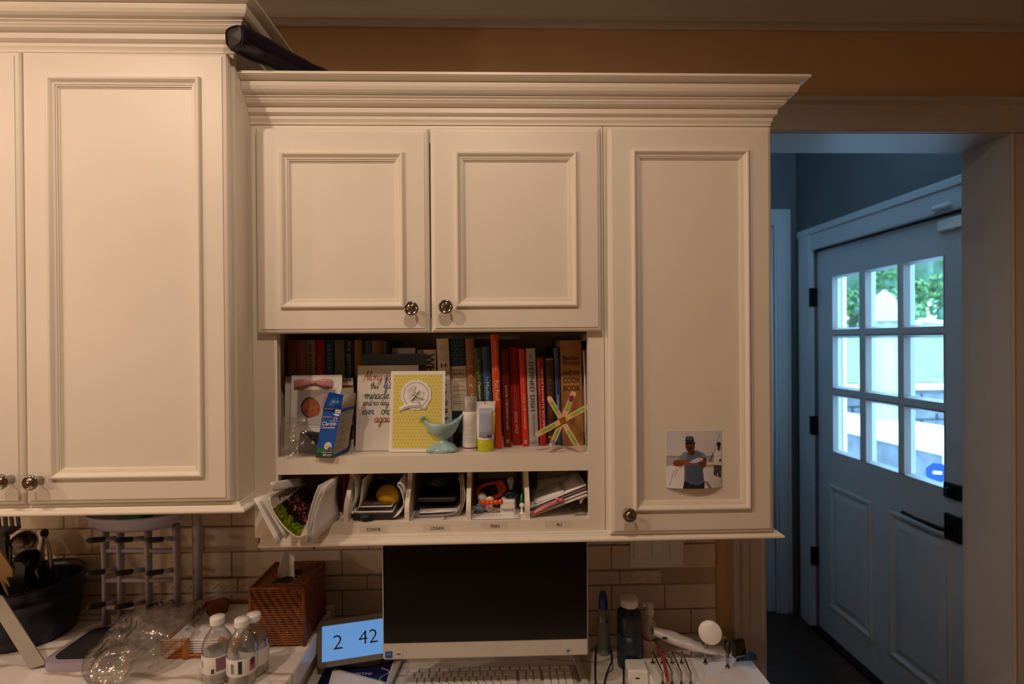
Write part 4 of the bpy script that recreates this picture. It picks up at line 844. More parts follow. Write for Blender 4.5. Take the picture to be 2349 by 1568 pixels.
# ------------------------------------------------------------------ mail and odds in the cubbies
def sheetp(name, label, cat, P, m, th=.0006, group=None, bulge=(0, 0, 0), n=(6, 6), wob=0.0):
    a, b, c, d = [Vector(p) for p in P]; bl = Vector(bulge)
    def fn(u, v):
        p = (a*(1-u)+b*u)*(1-v)+(d*(1-u)+c*u)*v+bl*(4*u*(1-u))
        if wob: p = p+noise.noise_vector(p*30)*wob
        return p
    return solo(name, MB().sheet(fn, n[0], n[1], th), m, label, cat, group)
G1 = 'mail poking out of the first cubby'
sheetp('envelope', 'large white envelope sticking far out at the lower left of the first cubby', 'envelope', (at(583, 1143, y=-.055), at(637, 1247, y=-.060), (.074, .05, 1.1505), (.040, .05, 1.222)), PAPER, .0022, G1)
sheetp('envelope', 'white window envelope lying over the large white one', 'envelope', (at(596, 1138, y=-.056), at(656, 1236, y=-.061), (.079, .055, 1.1535), (.046, .055, 1.224)), PAPER2, .0012, G1)
sheetp('folded_letter', 'white folded letter curling up beside the magazine masthead', 'letter', (at(621, 1106, y=-.045), at(627, 1127, y=-.045), at(700, 1112, y=.10), at(690, 1094, y=.10)), PAPER, .0007, G1, (0, -.006, .006))
# curled magazine: a trough with a printed cover
mg = thing('magazine', 'curled glossy magazine with pink blossom cover in the first cubby', 'magazine', at(684, 1232, y=-.05), G1)
front = [(618, 1140), (622, 1163), (639, 1192), (662, 1218), (684, 1231), (706, 1222), (716, 1196), (722, 1165)]
def U3(pts, y, s):
    t = s*(len(pts)-1); i = min(int(t), len(pts)-2); w = t-i
    def g(k): return Vector(at(*pts[max(0, min(len(pts)-1, k))], y=y))
    a, b, c, d = g(i-1), g(i), g(i+1), g(i+2)
    return .5*((2*b)+(c-a)*w+(2*a-5*b+4*c-d)*w*w+(3*b-a-3*c+d)*w**3)
back = [(690, 1095), (697, 1110), (706, 1125), (716, 1137), (728, 1144), (742, 1140), (754, 1130), (762, 1110)]
def mgf(u, v): return U3(front, -.045-.012*math.sin(math.pi*v), v)*(1-u)+U3(back, .13, v)*u
A = Art(90, 130, '#2a1a20')
A.rect(0, 0, 1, .17, '#c9c4c0')
for k in range(520):
    a0, b0 = random.random(), random.uniform(.17, .62)
    if .25*(1-a0)*0+.17 < b0 < .62: A.ell(a0, b0, random.uniform(.008, .022), random.uniform(.004, .010), random.choice(('#b5545c', '#8c2f3a', '#c97a7c', '#6b1c28', '#4a141e', '#d39a96')))
A.poly([(0, .18), (.26, .18), (.18, .6), (0, .62)], '#5c7016').poly([(.22, .18), (.40, .18), (.32, .6), (.16, .6)], '#231a1c')
for k in range(160):
    a0, b0 = random.uniform(0, .22), random.uniform(.18, .62); A.line([(a0, b0), (a0+.05, b0+random.uniform(-.02, .02))], .012, random.choice(('#6d8420', '#4a5c10', '#83922c', '#39480c')))
A.rect(0, .60, 1, .66, '#b5a898').rect(0, .66, 1, 1, '#0f1a1e').rect(.0, .60, .24, .95, '#b8b0a4').fuzz(.12)
def mgn(u, v):
    e = .01; a = mgf(min(u+e, 1), v)-mgf(max(u-e, 0), v); b = mgf(u, min(v+e, 1))-mgf(u, max(v-e, 0)); n = a.cross(b).normalized()
    return n if n.z > 0 or (abs(n.z) < .3 and n.y < 0) else -n
A.mesh('cover_print', lambda u, v: mgf(u, v)+mgn(.5, v)*.0020, PRG, mg)
part('pages', MB().sheet(mgf, 10, 24, .0028), PAPER2, mg)
text('FIGURE', INK, mg, Matrix.Identity(4), w=1, h=1, bold=.01, bend=lambda x, y: mgf(.22+.68*x, .135-.075*y)+mgn(.5, .1)*.0026)
for k, (tl, bl, br, tr, m_, lb_) in enumerate((((731, 1113), (703, 1245), (775, 1190), (772, 1091), PAPER2, 'white folded flyer, leftmost of the three standing up in the first cubby'), ((738, 1117), (708, 1243), (777, 1187), (775, 1090), PAPER, 'white folded flyer, middle of the three standing up in the first cubby'), ((747, 1116), (714, 1245), (780, 1182), (778, 1089), PAPER, 'white folded flyer, rightmost of the three standing up in the first cubby'))):
    a_, b_, c_, d_ = at(*tl, y=-.045+.004*k), at(*bl, y=-.058+.004*k), at(*br, y=.040+.003*k), at(*tr, y=.055+.003*k)
    for q in (b_, c_, a_, d_): q.x = min(q.x, .1775)
    sheetp('flyer', lb_, 'flyer', (a_, b_, c_, d_), m_, .0012, G1, (-.006, -.004, 0))
solo('postcard', MB().box(.1725, .1735, .05, .16, CZ0, CZ0+.095), mat('postcard_blue_red', '#8f2f3a', .4, var=.5, vscale=40), 'small coloured postcard against the first cubby divider', 'postcard', G1)
# cubby 2
G2 = 'papers and toys in the second cubby'
def arc_sheet(label, cat, pts, y0, y1, m, th=.0008, group=G2, name='letter', lim=(.1905, .3138)):
    def fn(u, v): return U3(pts, y0, v)*(1-u)+U3(pts, y1, v)*u+Vector((0, 0, 0))
    def fn2(u, v):
        p = U3(pts, y0, v); return Vector((min(max(p.x, lim[0]), lim[1]), y0+(y1-y0)*u, max(p.z, CZ0+.0012)))
    return solo(name, MB().sheet(fn2, 3, 16, th), m, label, cat, group)
arc_sheet('white curled letter standing at the left of the second cubby', 'letter', [(811, 1094), (815, 1120), (813, 1145), (806, 1165), (803, 1175), (812, 1178), (822, 1166), (827, 1140), (832, 1100)], .045, .20, PAPER, .0007)
arc_sheet('white sheet curling round the right side of the second cubby', 'letter', [(902, 1187), (914, 1180), (924, 1165), (925, 1145), (918, 1122), (911, 1112), (916, 1108), (924, 1116), (928, 1135)], .03, .20, PAPER, .0012)
yz = at(886, 1140, y=.075); ye = thing('plastic_egg', 'yellow plastic toy egg half in the second cubby', 'toy', (yz.x, .09, CZ0+.02), G2)
Me = Matrix.Translation((yz.x, .095, yz.z)) @ Matrix.Rotation(.25, 4, 'Y')
YP = mat('yellow_plastic', '#c99a08', .35, var=.04)
part('shell', MB().lathe([(0, -.020), (.012, -.0185), (.022, -.014), (.027, -.008), (.027, -.004)], 28, Me), YP, ye); part('shell_top', MB().lathe([(.0275, -.004), (.0268, .004), (.0225, .013), (.015, .020), (.007, .024), (0, .025)], 28, Me), YP, ye)
for k in range(4):
    c_ = (PAPER, mat('photo_dark', '#3d3531', .25, var=.5, vscale=40), PAPER2, mat('photo_mid', '#6b5a50', .25, var=.5, vscale=30))[k]
    solo('photo', MB().box(.199+.003*k, .286-.002*k, .04+.006*k, .17, CZ0+.0162+.0042*k, CZ0+.0178+.0042*k, M=Matrix.Translation((0, 0, 0))), c_, ('white bordered photo lowest', 'dark photo second', 'pale photo third', 'brownish photo topmost')[k]+' of the stack in the second cubby', 'photo', G2)
solo('cardboard_tray', MB().box(.197, .290, .035, .18, CZ0+.0002, CZ0+.016, bev=.001), mat('dark_box', '#2a2522', .5, var=.15), 'dark flat box under the photos in the second cubby', 'box', G2)
def blob(name, label, cat, c, rx, ry, rz, m, amp=.25, fr=25, group=None, zmin=None):
    mb = MB().ball((0, 0, 0), 1, 1, 1, 22, 14); out = []
    for v in mb.v:
        n = 1+amp*noise.noise(Vector(v)*1.7+Vector(c)*fr); z = c[2]+v[2]*rz*n
        out.append((c[0]+v[0]*rx*n, c[1]+v[1]*ry*n, max(z, zmin) if zmin else z))
    mb.v = out; return solo(name, mb, m, label, cat, group)
BAGB = mat('black_fabric', '#101012', .55, var=.3, vscale=40, bump=.5, bscale=90)
blob('pouch', 'small black pouch at the front of the second cubby', 'pouch', (at(838, 1190, y=.026).x, .0275, CZ0+.008), .0145, .0068, .0085, BAGB, .25, group=G2, zmin=CZ0+.0003)
blob('toy_car', 'dark toy car behind the yellow egg', 'toy', (.235, .14, CZ0+.047), .030, .028, .016, mat('dark_toy', '#1d1a17', .3, var=.3), .35, group=G2)
for k, (a_, b_) in enumerate((((838, 1093), (862, 1128)), ((870, 1090), (880, 1125)), ((848, 1130), (908, 1106)))):
    p0, p1 = at(*a_, y=.21), at(*b_, y=.19)
    solo('paper_strip', MB().sheet(lambda u, v, p0=p0, p1=p1: p0*(1-v)+p1*v+Vector((.0, .0, 0.008*(u-.5)))+Vector((.008*(u-.5), .01*u, 0)), 2, 6, .0006), PAPER2, ('steep pale paper strip left', 'steep pale paper strip right', 'slanting pale paper strip')[k]+' at the back of the second cubby', 'paper strip', G2)
# cubby 3
G3 = 'papers and bag in the third cubby'
for k in range(4):
    px = [(948+k, 1184+k*2.3), (985, 1184+k*2.3), (1030, 1181+k*2.5), (1052+k*1.2, 1170+k*2), (1062+k*1.5, 1145), (1060+k*1.5, 1120), (1052+k*2.4, 1097)]
    arc_sheet(('grey innermost', 'cream second', 'pinkish third', 'white outermost')[k]+' curved brochure wrapping round the third cubby', 'brochure', px, .045+.002*k, .22, mat(('brochure_grey', 'brochure_cream', 'brochure_pink', 'brochure_white')[k], ((.3, .3, .32), (.6, .55, .48), (.55, .42, .42), (.7, .68, .66))[k], .35, var=.03), .0011, G3, 'brochure', (.327, .4405+.0036*k))
np0 = at(962, 1178, y=.05)
nt_ = thing('note_sheet', 'printed white note lying on the brochures in the third cubby', 'note', (.385, .075, CZ0+.0205), G3)
c_ = [at(961, 1177, y=.05), at(1052, 1172, y=.05), at(1056, 1158, y=.105), at(965, 1160, y=.105)]; nf = quad(*c_)
part('sheet', MB().sheet(nf, 2, 2, .0006), PAPER, nt_)
for k in range(5):
    q = nf(.14, .15+.16*k); part('printed_line', MB().box(q.x, q.x+.05+.008*(k % 2), q.y-.0004, q.y+.0004, q.z+.0005, q.z+.0012), imat('#77736e'), nt_)
blob('fabric_bag', 'crumpled black fabric bag in the third cubby', 'bag', (.383, .135, CZ0+.066), .040, .050, .022, BAGB, .30, group=G3)
solo('wallet', MB().box(.338, .428, .065, .20, CZ0+.0305, CZ0+.040, bev=.003), mat('dark_leather', '#1b140e', .5, var=.2), 'dark leather wallet under the black bag', 'wallet', G3)
er = at(1020, 1189, y=.035); ea = thing('earring', 'tiny gold earring with a pearl at the front of the third cubby', 'earring', (er.x, .035, CZ0), G3)
GOLD = mat('gold', '#c79a3a', .2, metal=1, var=.1)
part('hoop', MB().tube([(er.x+.005*math.cos(a), .035+.002*math.sin(a), CZ0+.0052+.0042*math.sin(a)) for a in [k*.55 for k in range(12)]], .0007, 6).tube([(er.x-.008, .034, CZ0+.001), (er.x+.006, .036, CZ0+.007)], .0006, 5), GOLD, ea); part('pearl', MB().ball((er.x-.004, .033, CZ0+.0028), .0026), WHITEP, ea)
# cubby 4
G4 = 'baby things in the fourth cubby'
ORG = mat('orange_silicone', '#e2590c', .4, var=.04)
te = thing('teething_ring', 'orange beaded teething ring in the fourth cubby', 'toy', (.498, .1, CZ0+.02), G4)
rc = at(1127, 1135, y=.10); RING = [(rc.x+.033*math.cos(a), .105+.022*math.sin(a), rc.z+.010+.011*math.sin(a)+.004*math.cos(a)) for a in [2*math.pi*k/28 for k in range(28)]]
part('ring', MB().tube(RING, .0045, 10, closed=True), ORG, te)
for k in range(5):
    p = at(1110+k*9.6, 1151+1.5*math.sin(k), y=.052); part('bead', MB().ball(p, .0062), ORG, te)
part('paddle', MB().ball((rc.x+.022, .125, rc.z+.010), .012, .006, .020), ORG, te)
mk = thing('teether_toy', 'white flower shaped silicone teether with face in the fourth cubby', 'toy', (.49, .07, CZ0+.015), G4)
WS = mat('white_silicone', (.74, .72, .70), .4, var=.02); mb = MB()
tc_ = at(1112, 1155, y=.07)
for dx, dz, r in ((0, 0, .016), (-.006, .014, .011), (.012, .007, .010), (-.010, -.010, .011), (.010, -.012, .010), (.022, -.020, .009), (.030, -.028, .007)): mb.ball((tc_.x+dx, .074, tc_.z+dz), r, .007, r)
part('body', mb, WS, mk); part('face', MB().ball((tc_.x-.003, .0685, tc_.z+.001), .010, .003, .012), mat('pale_pink_silicone', '#c58f80', .4, var=.03), mk)
part('eye', MB().ball((tc_.x-.003, .064, tc_.z+.008), .0024), BLACKP, mk); part('eye', MB().ball((tc_.x+.012, .0655, tc_.z+.007), .0022), BLACKP, mk)
nb = thing('small_box', 'small white lettered carton in the fourth cubby', 'box', (.5465, .07, CZ0), G4)
b0 = at(1148, 1185, y=.05); b1 = at(1181, 1146, y=.05); Mr = Matrix.Translation((b0.x, .050, CZ0+.0006)) @ Matrix.Rotation(-.10, 4, 'Z')
wB = b1.x-b0.x; hB = b1.z-CZ0-.001
bo = part('carton', MB().box(0, wB, 0, .048, 0, hB, Mr, bev=.003), WHITEP, nb)
text('nanit', imat('#55504c'), bo, Mr @ basis((wB*.08, -.0003, hB*.30), (1, 0, 0), (0, 0, 1)), w=wB*.84, h=hB*.25)
pa = thing('pacifier', 'navy pacifier lying on the small white carton', 'pacifier', (.556, .085, CZ0+hB), G4)
NAVY = mat('navy_plastic', '#1d2940', .3, var=.06); pz = CZ0+hB+.003
part('shield', MB().lathe([(0, 0), (.018, 0), (.020, .002), (.018, .004), (0, .005)], 24, Matrix.Translation((.556, .078, pz)), 1, .8), NAVY, pa); part('button', MB().lathe([(.010, .004), (.011, .010), (.008, .013), (0, .014)], 20, Matrix.Translation((.556, .078, pz))), NAVY, pa)
part('teat', MB().lathe([(.005, .014), (.005, .024), (.009, .033), (.007, .041), (0, .044)], 16, Matrix.Translation((.556, .080, pz))), film('silicone_teat', (.7, .7, .68), .15, .2, haze=.35, hazecol=(.5, .48, .44)), pa)
part('handle_ring', MB().tube([(.556+.012*math.cos(a), .0615, pz+.004+.006*math.sin(a)) for a in [2*math.pi*k/20 for k in range(20)]], .0016, 6, closed=True), NAVY, pa)
sp_ = thing('baby_spoon', 'pale blue baby spoon in the fourth cubby', 'spoon', (.485, .07, CZ0+.008), G4)
SB = mat('pale_blue_plastic', '#6f8fa6', .25, var=.04); s0 = at(1089, 1173, y=.055)
part('bowl', MB().ball((s0.x+.008, .06, CZ0+.0175), .015, .012, .005, M=None), SB, sp_); part('handle', MB().tube([(s0.x+.018, .066, CZ0+.018), (s0.x+.04, .12, CZ0+.016), (s0.x+.06, .19, CZ0+.012)], [.005, .003, .003], 8, flat=.6), SB, sp_)
solo('green_ring', MB().tube([(.583+.0022*math.cos(a), .075+.010*math.cos(a), CZ0+.030+.0145*math.sin(a)) for a in [2*math.pi*k/22 for k in range(22)]], .0030, 8, closed=True), mat('green_plastic', '#12803c', .3, var=.05), 'green plastic ring by the right divider of the fourth cubby', 'toy', G4)
bw = at(1197, 1168, y=.06); solo('cotton_ball', MB().ball((bw.x, .062, CZ0+.0205), .0062), WHITEP, 'white bead beside the small white carton', 'bead', G4)
solo('bead_post', MB().lathe([(0, 0), (.008, 0), (.008, .003), (.003, .005), (.003, .0145), (0, .0145)], 14, Matrix.Translation((bw.x, .062, CZ0+.0002))), WHITEP, 'small white peg under the white bead', 'peg', G4)
sheetp('leaflet', 'folded leaflet with green leaf print on the fourth cubby floor', 'leaflet', [(.468, .026, CZ0+.002), (.575, .026, CZ0+.002), (.575, .12, CZ0+.003), (.468, .12, CZ0+.007)], PAPER, .0008, G4, (0, 0, -.0004))
sheetp('notice', 'pale notice standing at the back of the fourth cubby', 'paper', [(.475, .24, CZ0+.04), (.575, .24, CZ0+.04), (.58, .25, CZ0+.105), (.47, .25, CZ0+.105)], PAPER2, .0007, G4)
blob('baby_sock', 'grey baby sock inside the orange ring', 'sock', (.507, .135, CZ0+.030), .025, .02, .022, mat('grey_knit', '#3a3733', .8, var=.2, vscale=80, bump=.6, bscale=200), .3, group=G4)
# cubby 5
G5 = 'mail in the fifth cubby'
def slab5(label, p0, p1, y0, y1, th, m, cat='envelope', name='envelope'):
    a_, b_ = at(*p0, y=y0), at(*p1, y=y0); a_.x = max(a_.x, .6005); b_.x = min(b_.x, .7310); a_.z = max(a_.z, CZ0+.0035)
    return sheetp(name, label, cat, (a_, b_, (b_.x, y1, b_.z), (a_.x, y1, a_.z)), m, th, G5)
slab5('lowest white envelope of the slanted mail in the fifth cubby', (1219, 1186), (1350, 1135), .035, .20, .0035, PAPER)
slab5('off white envelope second in the slanted mail of the fifth cubby', (1216, 1178), (1350, 1127), .038, .21, .0030, PAPER2)
slab5('grey bill third in the slanted mail of the fifth cubby', (1224, 1168), (1350, 1119), .042, .21, .0022, mat('grey_paper', '#77757c', .6, var=.05), 'bill', 'bill')
slab5('white envelope fourth in the slanted mail of the fifth cubby', (1217, 1165), (1345, 1112), .045, .21, .0028, PAPER)
slab5('thick card topmost of the slanted mail in the fifth cubby', (1227, 1154), (1295, 1128), .050, .17, .0050, PAPER, 'card', 'card')
pk = thing('ribbon_strap', 'pink satin strap draped along the mail in the fifth cubby', 'ribbon', at(1220, 1186, y=.03), G5)
part('strap', MB().sheet(lambda u, v: at(1221+62*v, 1181-31*v-9*u, y=.030+.004*u-.004*math.sin(math.pi*v)), 4, 12, .0012), mat('rose_satin', '#d0707e', .3, var=.12, vscale=50), pk); part('bow_end', MB().ball(at(1287, 1147, y=.030), .008, .004, .004).ball(at(1279, 1145, y=.030), .006, .004, .004), mat('rose_satin', '#d0707e', .3), pk)
kc = sheetp('drawing', 'card with an orange and red paint smear behind the fifth cubby mail', 'drawing', (at(1222, 1160, y=.12), at(1290, 1135, y=.12), at(1300, 1090, y=.15), at(1235, 1100, y=.15)), PAPER2, .0008, G5)
smp = at(1237, 1143, y=.115); part('paint_smear', MB().ball((smp.x, .118, smp.z), .012, .0012, .006).ball((smp.x+.009, .120, smp.z+.010), .010, .0012, .008), imat('#b8431a'), kc)
sheetp('statement', 'printed statement standing at the back of the fifth cubby', 'paper', ((.625, .2, CZ0+.03), (.73, .2, CZ0+.03), (.73, .215, CZ0+.106), (.64, .215, CZ0+.106)), PAPER2, .0008, G5)
sheetp('folded_letter', 'rolled letter edge at the right end of the fifth cubby mail', 'letter', (at(1332, 1155, y=.04), at(1350, 1140, y=.04), (.7315, .2, CZ0+.045), (.712, .2, CZ0+.03)), PAPER, .0012, G5, (0, 0, .006))
sheetp('receipt', 'small patterned paper on the fifth cubby floor', 'paper', ((.70, .045, CZ0+.001), (.73, .045, CZ0+.0015), (.73, .09, CZ0+.004), (.70, .09, CZ0+.001)), mat('patterned_paper', '#a89c86', .7, var=.3, vscale=90), .0006, G5, (0, 0, .0015))

# dark purple parcel on top of the desk cabinets, leaning on the tall crown
PUR = mat('dark_purple_wrap', '#1a0f2c', .28, var=.5, vscale=14, bump=.4, bscale=30)
ua = at(534, 82, y=-.098); ub = at(690, 160, y=.07); ub.z = max(ub.z, 2.150)
um = thing('wrapped_bottle_bag', 'long dark purple wrapped parcel lying on top of the desk cabinets', 'parcel', (ub.x, ub.y, 2.1246))
r_ = (ub-ua).normalized(); ln = (ub-ua).length+.13; side_ = r_.cross(Vector((0, 0, 1))).normalized(); up_ = side_.cross(r_)
Mu = Matrix(((r_.x, side_.x, up_.x, ua.x), (r_.y, side_.y, up_.y, ua.y), (r_.z, side_.z, up_.z, ua.z), (0, 0, 0, 1)))
def purf(u, v):
    a = 2*math.pi*v; c, s = math.cos(a), math.sin(a); p = 4.0; k = (abs(c)**p+abs(s)**p)**(-1/p)
    w = .026*(1+.06*math.sin(u*9)); h = .0215*(1+.08*math.sin(u*7+1)); e = min(1, u*12+.82)
    q = Mu @ Vector((ln*u, k*c*w*e, k*s*h*e)); n = noise.noise_vector(q*22)*.003; return q+n
part('wrap', MB().grid(purf, 30, 28), PUR, um)
part('end_cap', MB().ball(Mu @ Vector((.002, 0, 0)), .001).grid(lambda u, v: Mu @ Vector((-.002+.006*u, (.025*(1-u*.1))*math.copysign(abs(math.cos(2*math.pi*v))**.5, math.cos(2*math.pi*v))*u, .020*u*math.copysign(abs(math.sin(2*math.pi*v))**.5, math.sin(2*math.pi*v)))), 6, 28), mat('grey_box_end', '#2b2724', .5, var=.15, vscale=60), um)

# ------------------------------------------------------------------ left counter: crock of utensils
NAVYG = mat('navy_glaze', '#0b1226', .30, var=.12, vscale=12, spec=.35)
cc = at(68, 1452, z=CT); KC = Vector((cc.x, cc.y, CT)); T = Matrix.Translation(KC)
ck = thing('utensil_crock', 'wide navy glazed crock full of kitchen utensils', 'crock', KC)
part('pot', MB().lathe([(0, 0), (.098, 0), (.104, .004), (.110, .03), (.1165, .085), (.119, .105), (.1215, .108), (.1215, .113), (.1195, .116), (.121, .130), (.124, .142), (.1245, .147), (.122, .150), (.118, .147), (.115, .13), (.108, .05), (.098, .012), (0, .010)], 48, T @ Matrix.Diagonal((.93, .93, .97, 1))), NAVYG, ck)
UB = KC+Vector((0, 0, .0105))
STEEL = mat('brushed_steel', (.55, .54, .52), .22, metal=1.0, var=.05, vscale=40); WOOD = mat('pale_bamboo', '#b39066', .6, var=.12, vscale=25)
GU = 'utensils in the navy crock'
def utensil(label, foot, head, cat, build, bend=0.0):
    """foot: xy offset on the crock floor; head: pixel and depth the head reaches"""
    f = UB+Vector((foot[0], foot[1], .004)); h = Vector(at(head[0], head[1], y=head[2])); t = thing('utensil', label, cat, f, GU)
    build(t, f, h, (h-f).normalized()); return t
def axes(d):
    s = d.cross(Vector((0, 1, 0.2))).normalized(); return s, s.cross(d).normalized()
def slotted(t, f, h, d):
    s, n = axes(d); part('handle', MB().tube([f, f+(h-f)*.6, h-d*.03], [.006, .0065, .007], 8, flat=.6), BLACKP, t)
    mb = MB(); W = .036; L = .085; M = basis(h-d*.035, s, d)
    for k in range(5): mb.box(-W+2*W*k/4.55, -W+2*W*k/4.55+.0085, .018, L-.012, -.0012, .0012, M)
    mb.prism([(-W, .018), (-.012, 0), (.012, 0), (W, .018), (W, .022), (-W, .022)], -.0012, .0012, M).prism([(-W, L-.016), (W, L-.016), (W*.9, L-.004), (.02, L), (-.02, L), (-W*.9, L-.004)], -.0012, .0012, M)
    part('slotted_head', mb, BLACKP, t)
def ladle(m1, m2, r=.034):
    def b(t, f, h, d):
        part('handle', MB().tube([f, f+(h-f)*.5, h], [.005, .0055, .006], 8, flat=.6), m2, t)
        Mh = Matrix.Translation(h+Vector((0, -.012, .008))) @ Matrix.Rotation(1.0, 4, 'X')
        part('bowl', MB().lathe([(0, -r*.75), (r*.5, -r*.66), (r*.85, -r*.35), (r, 0), (r*.97, .001), (r*.8, -r*.3), (r*.45, -r*.58), (0, -r*.67)], 26, Mh), m1, t)
    return b
def spat(m, w=.024, hm=None):
    def b(t, f, h, d):
        s, n = axes(d); part('handle', MB().tube([f, f+(h-f)*.5, h-d*.05], [.006, .0065, .007], 8, flat=.55), hm or m, t)
        part('blade', MB().prism([(-.007, 0), (.007, 0), (w, .03), (w, .085), (w*.6, .092), (-w*.6, .092), (-w, .085), (-w, .03)], -.002, .002, basis(h-d*.06, s, d)), m, t)
    return b
def tongs(t, f, h, d):
    s, n = axes(d)
    for k in (-1, 1): part('arm', MB().tube([h, h-d*.05+s*.010*k, f+s*.014*k], [.006, .008, .008], 8, flat=.35), STEEL, t)
    part('hinge_cap', MB().ball(h, .010, .008, .012), BLACKP, t)
utensil('black slotted turner rising highest from the crock', (-.05, .02), (12, 1195, KC.y-.02), 'turner', slotted)
utensil('polished steel ladle shining in the crock', (.02, .05), (60, 1250, KC.y+.03), 'ladle', ladle(STEEL, STEEL, .036))
utensil('black nylon ladle in the middle of the crock', (-.045, -.03), (70, 1290, KC.y-.02), 'ladle', ladle(BLACKP, BLACKP, .033))
utensil('steel kitchen tongs with black tip standing at the right of the crock', (.03, .03), (102, 1222, KC.y+.06), 'tongs', tongs)
utensil('pale bamboo spatula leaning left in the crock', (.04, -.05), (-20, 1268, KC.y-.05), 'spatula', spat(WOOD, .02))
utensil('wide wooden turner low at the front of the crock', (.05, -.02), (-8, 1290, KC.y-.07), 'spatula', spat(WOOD, .026))
utensil('cream plastic spoon at the back of the crock', (-.02, .05), (22, 1262, KC.y+.05), 'spoon', ladle(WHITEP, WHITEP, .022))
utensil('black handled masher between the ladles', (.0, -.05), (38, 1318, KC.y-.06), 'masher', spat(BLACKP, .02))
utensil('black spatula with long handle crossing the crock', (.055, .0), (-10, 1245, KC.y-.01), 'spatula', spat(BLACKP, .03))
# grey flat bar leaning on the crock
fb0, fb1 = at(88, 1530, z=CT+.004), at(-12, 1372, y=at(88, 1530, z=CT).y-.02)
fbm = thing('kitchen_knife', 'flat grey steel blade leaning against the navy crock', 'knife', fb0)
dd = (fb1-fb0).normalized(); ss = dd.cross(Vector((0, -1, .2))).normalized()
part('blade', MB().prism([(-.016, .006), (.012, 0), (.018, .004), (.016, (fb1-fb0).length), (-.014, (fb1-fb0).length)], -.0012, .0012, basis(fb0, ss, dd)), mat('dull_steel', (.42, .40, .37), .35, metal=.7, var=.06, vscale=12), fbm)
part('handle', MB().tube([fb1-dd*.004, fb1+dd*.10], .012, 10, flat=.5), BLACKP, fbm)

# ------------------------------------------------------------------ bottle drying rack
LAV = mat('lavender_grey_plastic', '#a39cab', .4, var=.03); DKG = mat('dark_grey_rubber_tip', '#2b2a2e', .5, var=.1)
YR = .20; rb0 = at(235, 1420, y=YR)
rk = thing('drying_rack', 'lavender grey baby bottle drying rack with dark peg tips', 'drying rack', (at(320, 1420, y=YR).x, YR-.02, CT))
def V(px, py, y=YR): return Vector(at(px, py, y=y))
zt_ = V(330, 1205).z
for px in (240, 275, 339, 404):
    a_ = V(px, 1215); a_.z = zt_+.002; b_ = Vector((a_.x, YR+.004, CT+.012)); part('post', MB().tube([a_, (a_+b_)/2, b_], [.0125, .011, .0125], 10, flat=.6), LAV, rk)
o0 = V(438, 1300).x; o1 = V(214, 1300).x; fz_ = zt_+.048
part('outer_frame', MB().tube([(o0, YR+.03, CT+.008), (o0, YR+.03, fz_-.05), (o0-.004, YR+.03, fz_), (o0-.03, YR+.03, fz_+.03), (o1+.05, YR+.035, fz_+.035)], .0115, 10), LAV, rk)
for k, py in enumerate((1262, 1330, 1392)):
    part('crossbar', MB().tube([V(240, py), V(404, py)], .006, 8), LAV, rk)
cx_ = V(322, 1190).x; bz_ = V(322, 1200).z
part('basin', MB().lathe([(0, -.004), (.085, -.002), (.108, .010), (.116, .034), (.119, .036), (.116, .030), (.105, .010), (.08, .003), (0, .003)], 36, Matrix.Translation((cx_, YR-.015, bz_)), 1, .55), LAV, rk)
for py in (1228, 1300, 1373):
    for px in (268, 330, 398):
        a_ = V(px, py+6); b_ = Vector((a_.x-.020, YR-.075, a_.z+.022)); m_ = a_+(b_-a_)*.45
        pg = part('peg', MB().tube([a_, m_], [.0065, .0055], 10), LAV, rk); part('peg_tip', MB().tube([m_, b_-(b_-a_)*.08, b_], [.0068, .0068, .003], 10), DKG, pg)
def roundrect(w, h, r, n=5): return [(sx*(w-r)+r*math.cos(a), sy*(h-r)+r*math.sin(a)) for sx, sy, a0 in ((1, 1, 0), (-1, 1, 1), (-1, -1, 2), (1, -1, 3)) for a in [math.pi/2*(a0+k/n) for k in range(n+1)]]
tx, ty = at(283, 1455, z=CT).x, .075
part('drip_tray', MB().prism(roundrect(.095, .085, .03), 0, .020, Matrix.Translation((tx+.012, ty+.045, CT+.0003))), LAV, rk)
part('tray_well', MB().prism(roundrect(.082, .070, .025), .0205, .0209, Matrix.Translation((tx+.012, ty+.045, CT))), DKG, rk)
solo('sponge', MB().box(cx_-.035, cx_+.03, YR-.04, YR+.01, bz_+.012, bz_+.038, bev=.006), mat('green_sponge', '#2f6b45', .9, var=.2, vscale=60, bump=.8, bscale=150), 'green sponge lying in the rack basin', 'sponge')
# clear bread bag thrown over the tray
BAGM = film('clear_bread_bag', (.95, .94, .92), .26, .04, haze=.12, hazecol=(.7, .68, .64), bump=1.0, bscale=30)
A0 = at(205, 1560, z=CT+.01); A1 = at(480, 1380, z=CT+.06)
bgt = thing('plastic_bag', 'crumpled clear bread bag draped over the rack tray on the counter', 'bag', at(300, 1480, z=CT))
def bgf(u, v):
    c = A0*(1-u)+A1*u; dx = (A1-A0).normalized(); sd_ = Vector((-dx.y, dx.x, 0)); a = 2*math.pi*v
    w = (.035+.075*math.sin(math.pi*min(1, u*1.05+.05))**.8)*(1-.82*max(0, u-.55)/.45); hh = (.010+.034*math.sin(math.pi*min(1, u+.1)))
    p = c+sd_*(w*math.cos(a))+Vector((0, 0, hh*math.sin(a)+.018*math.sin(math.pi*u)))
    p = p+noise.noise_vector(p*22)*.014+noise.noise_vector(p*60)*.005; p.z = max(p.z, CT+.0245 if u > .12 else CT+.001); return p
part('film', MB().grid(bgf, 60, 40), BAGM, bgt)
part('twisted_neck', MB().tube([A1, A1+Vector((.02, .015, .004)), A1+Vector((.045, .03, .002))], [.012, .007, .012], 10), BAGM, bgt)
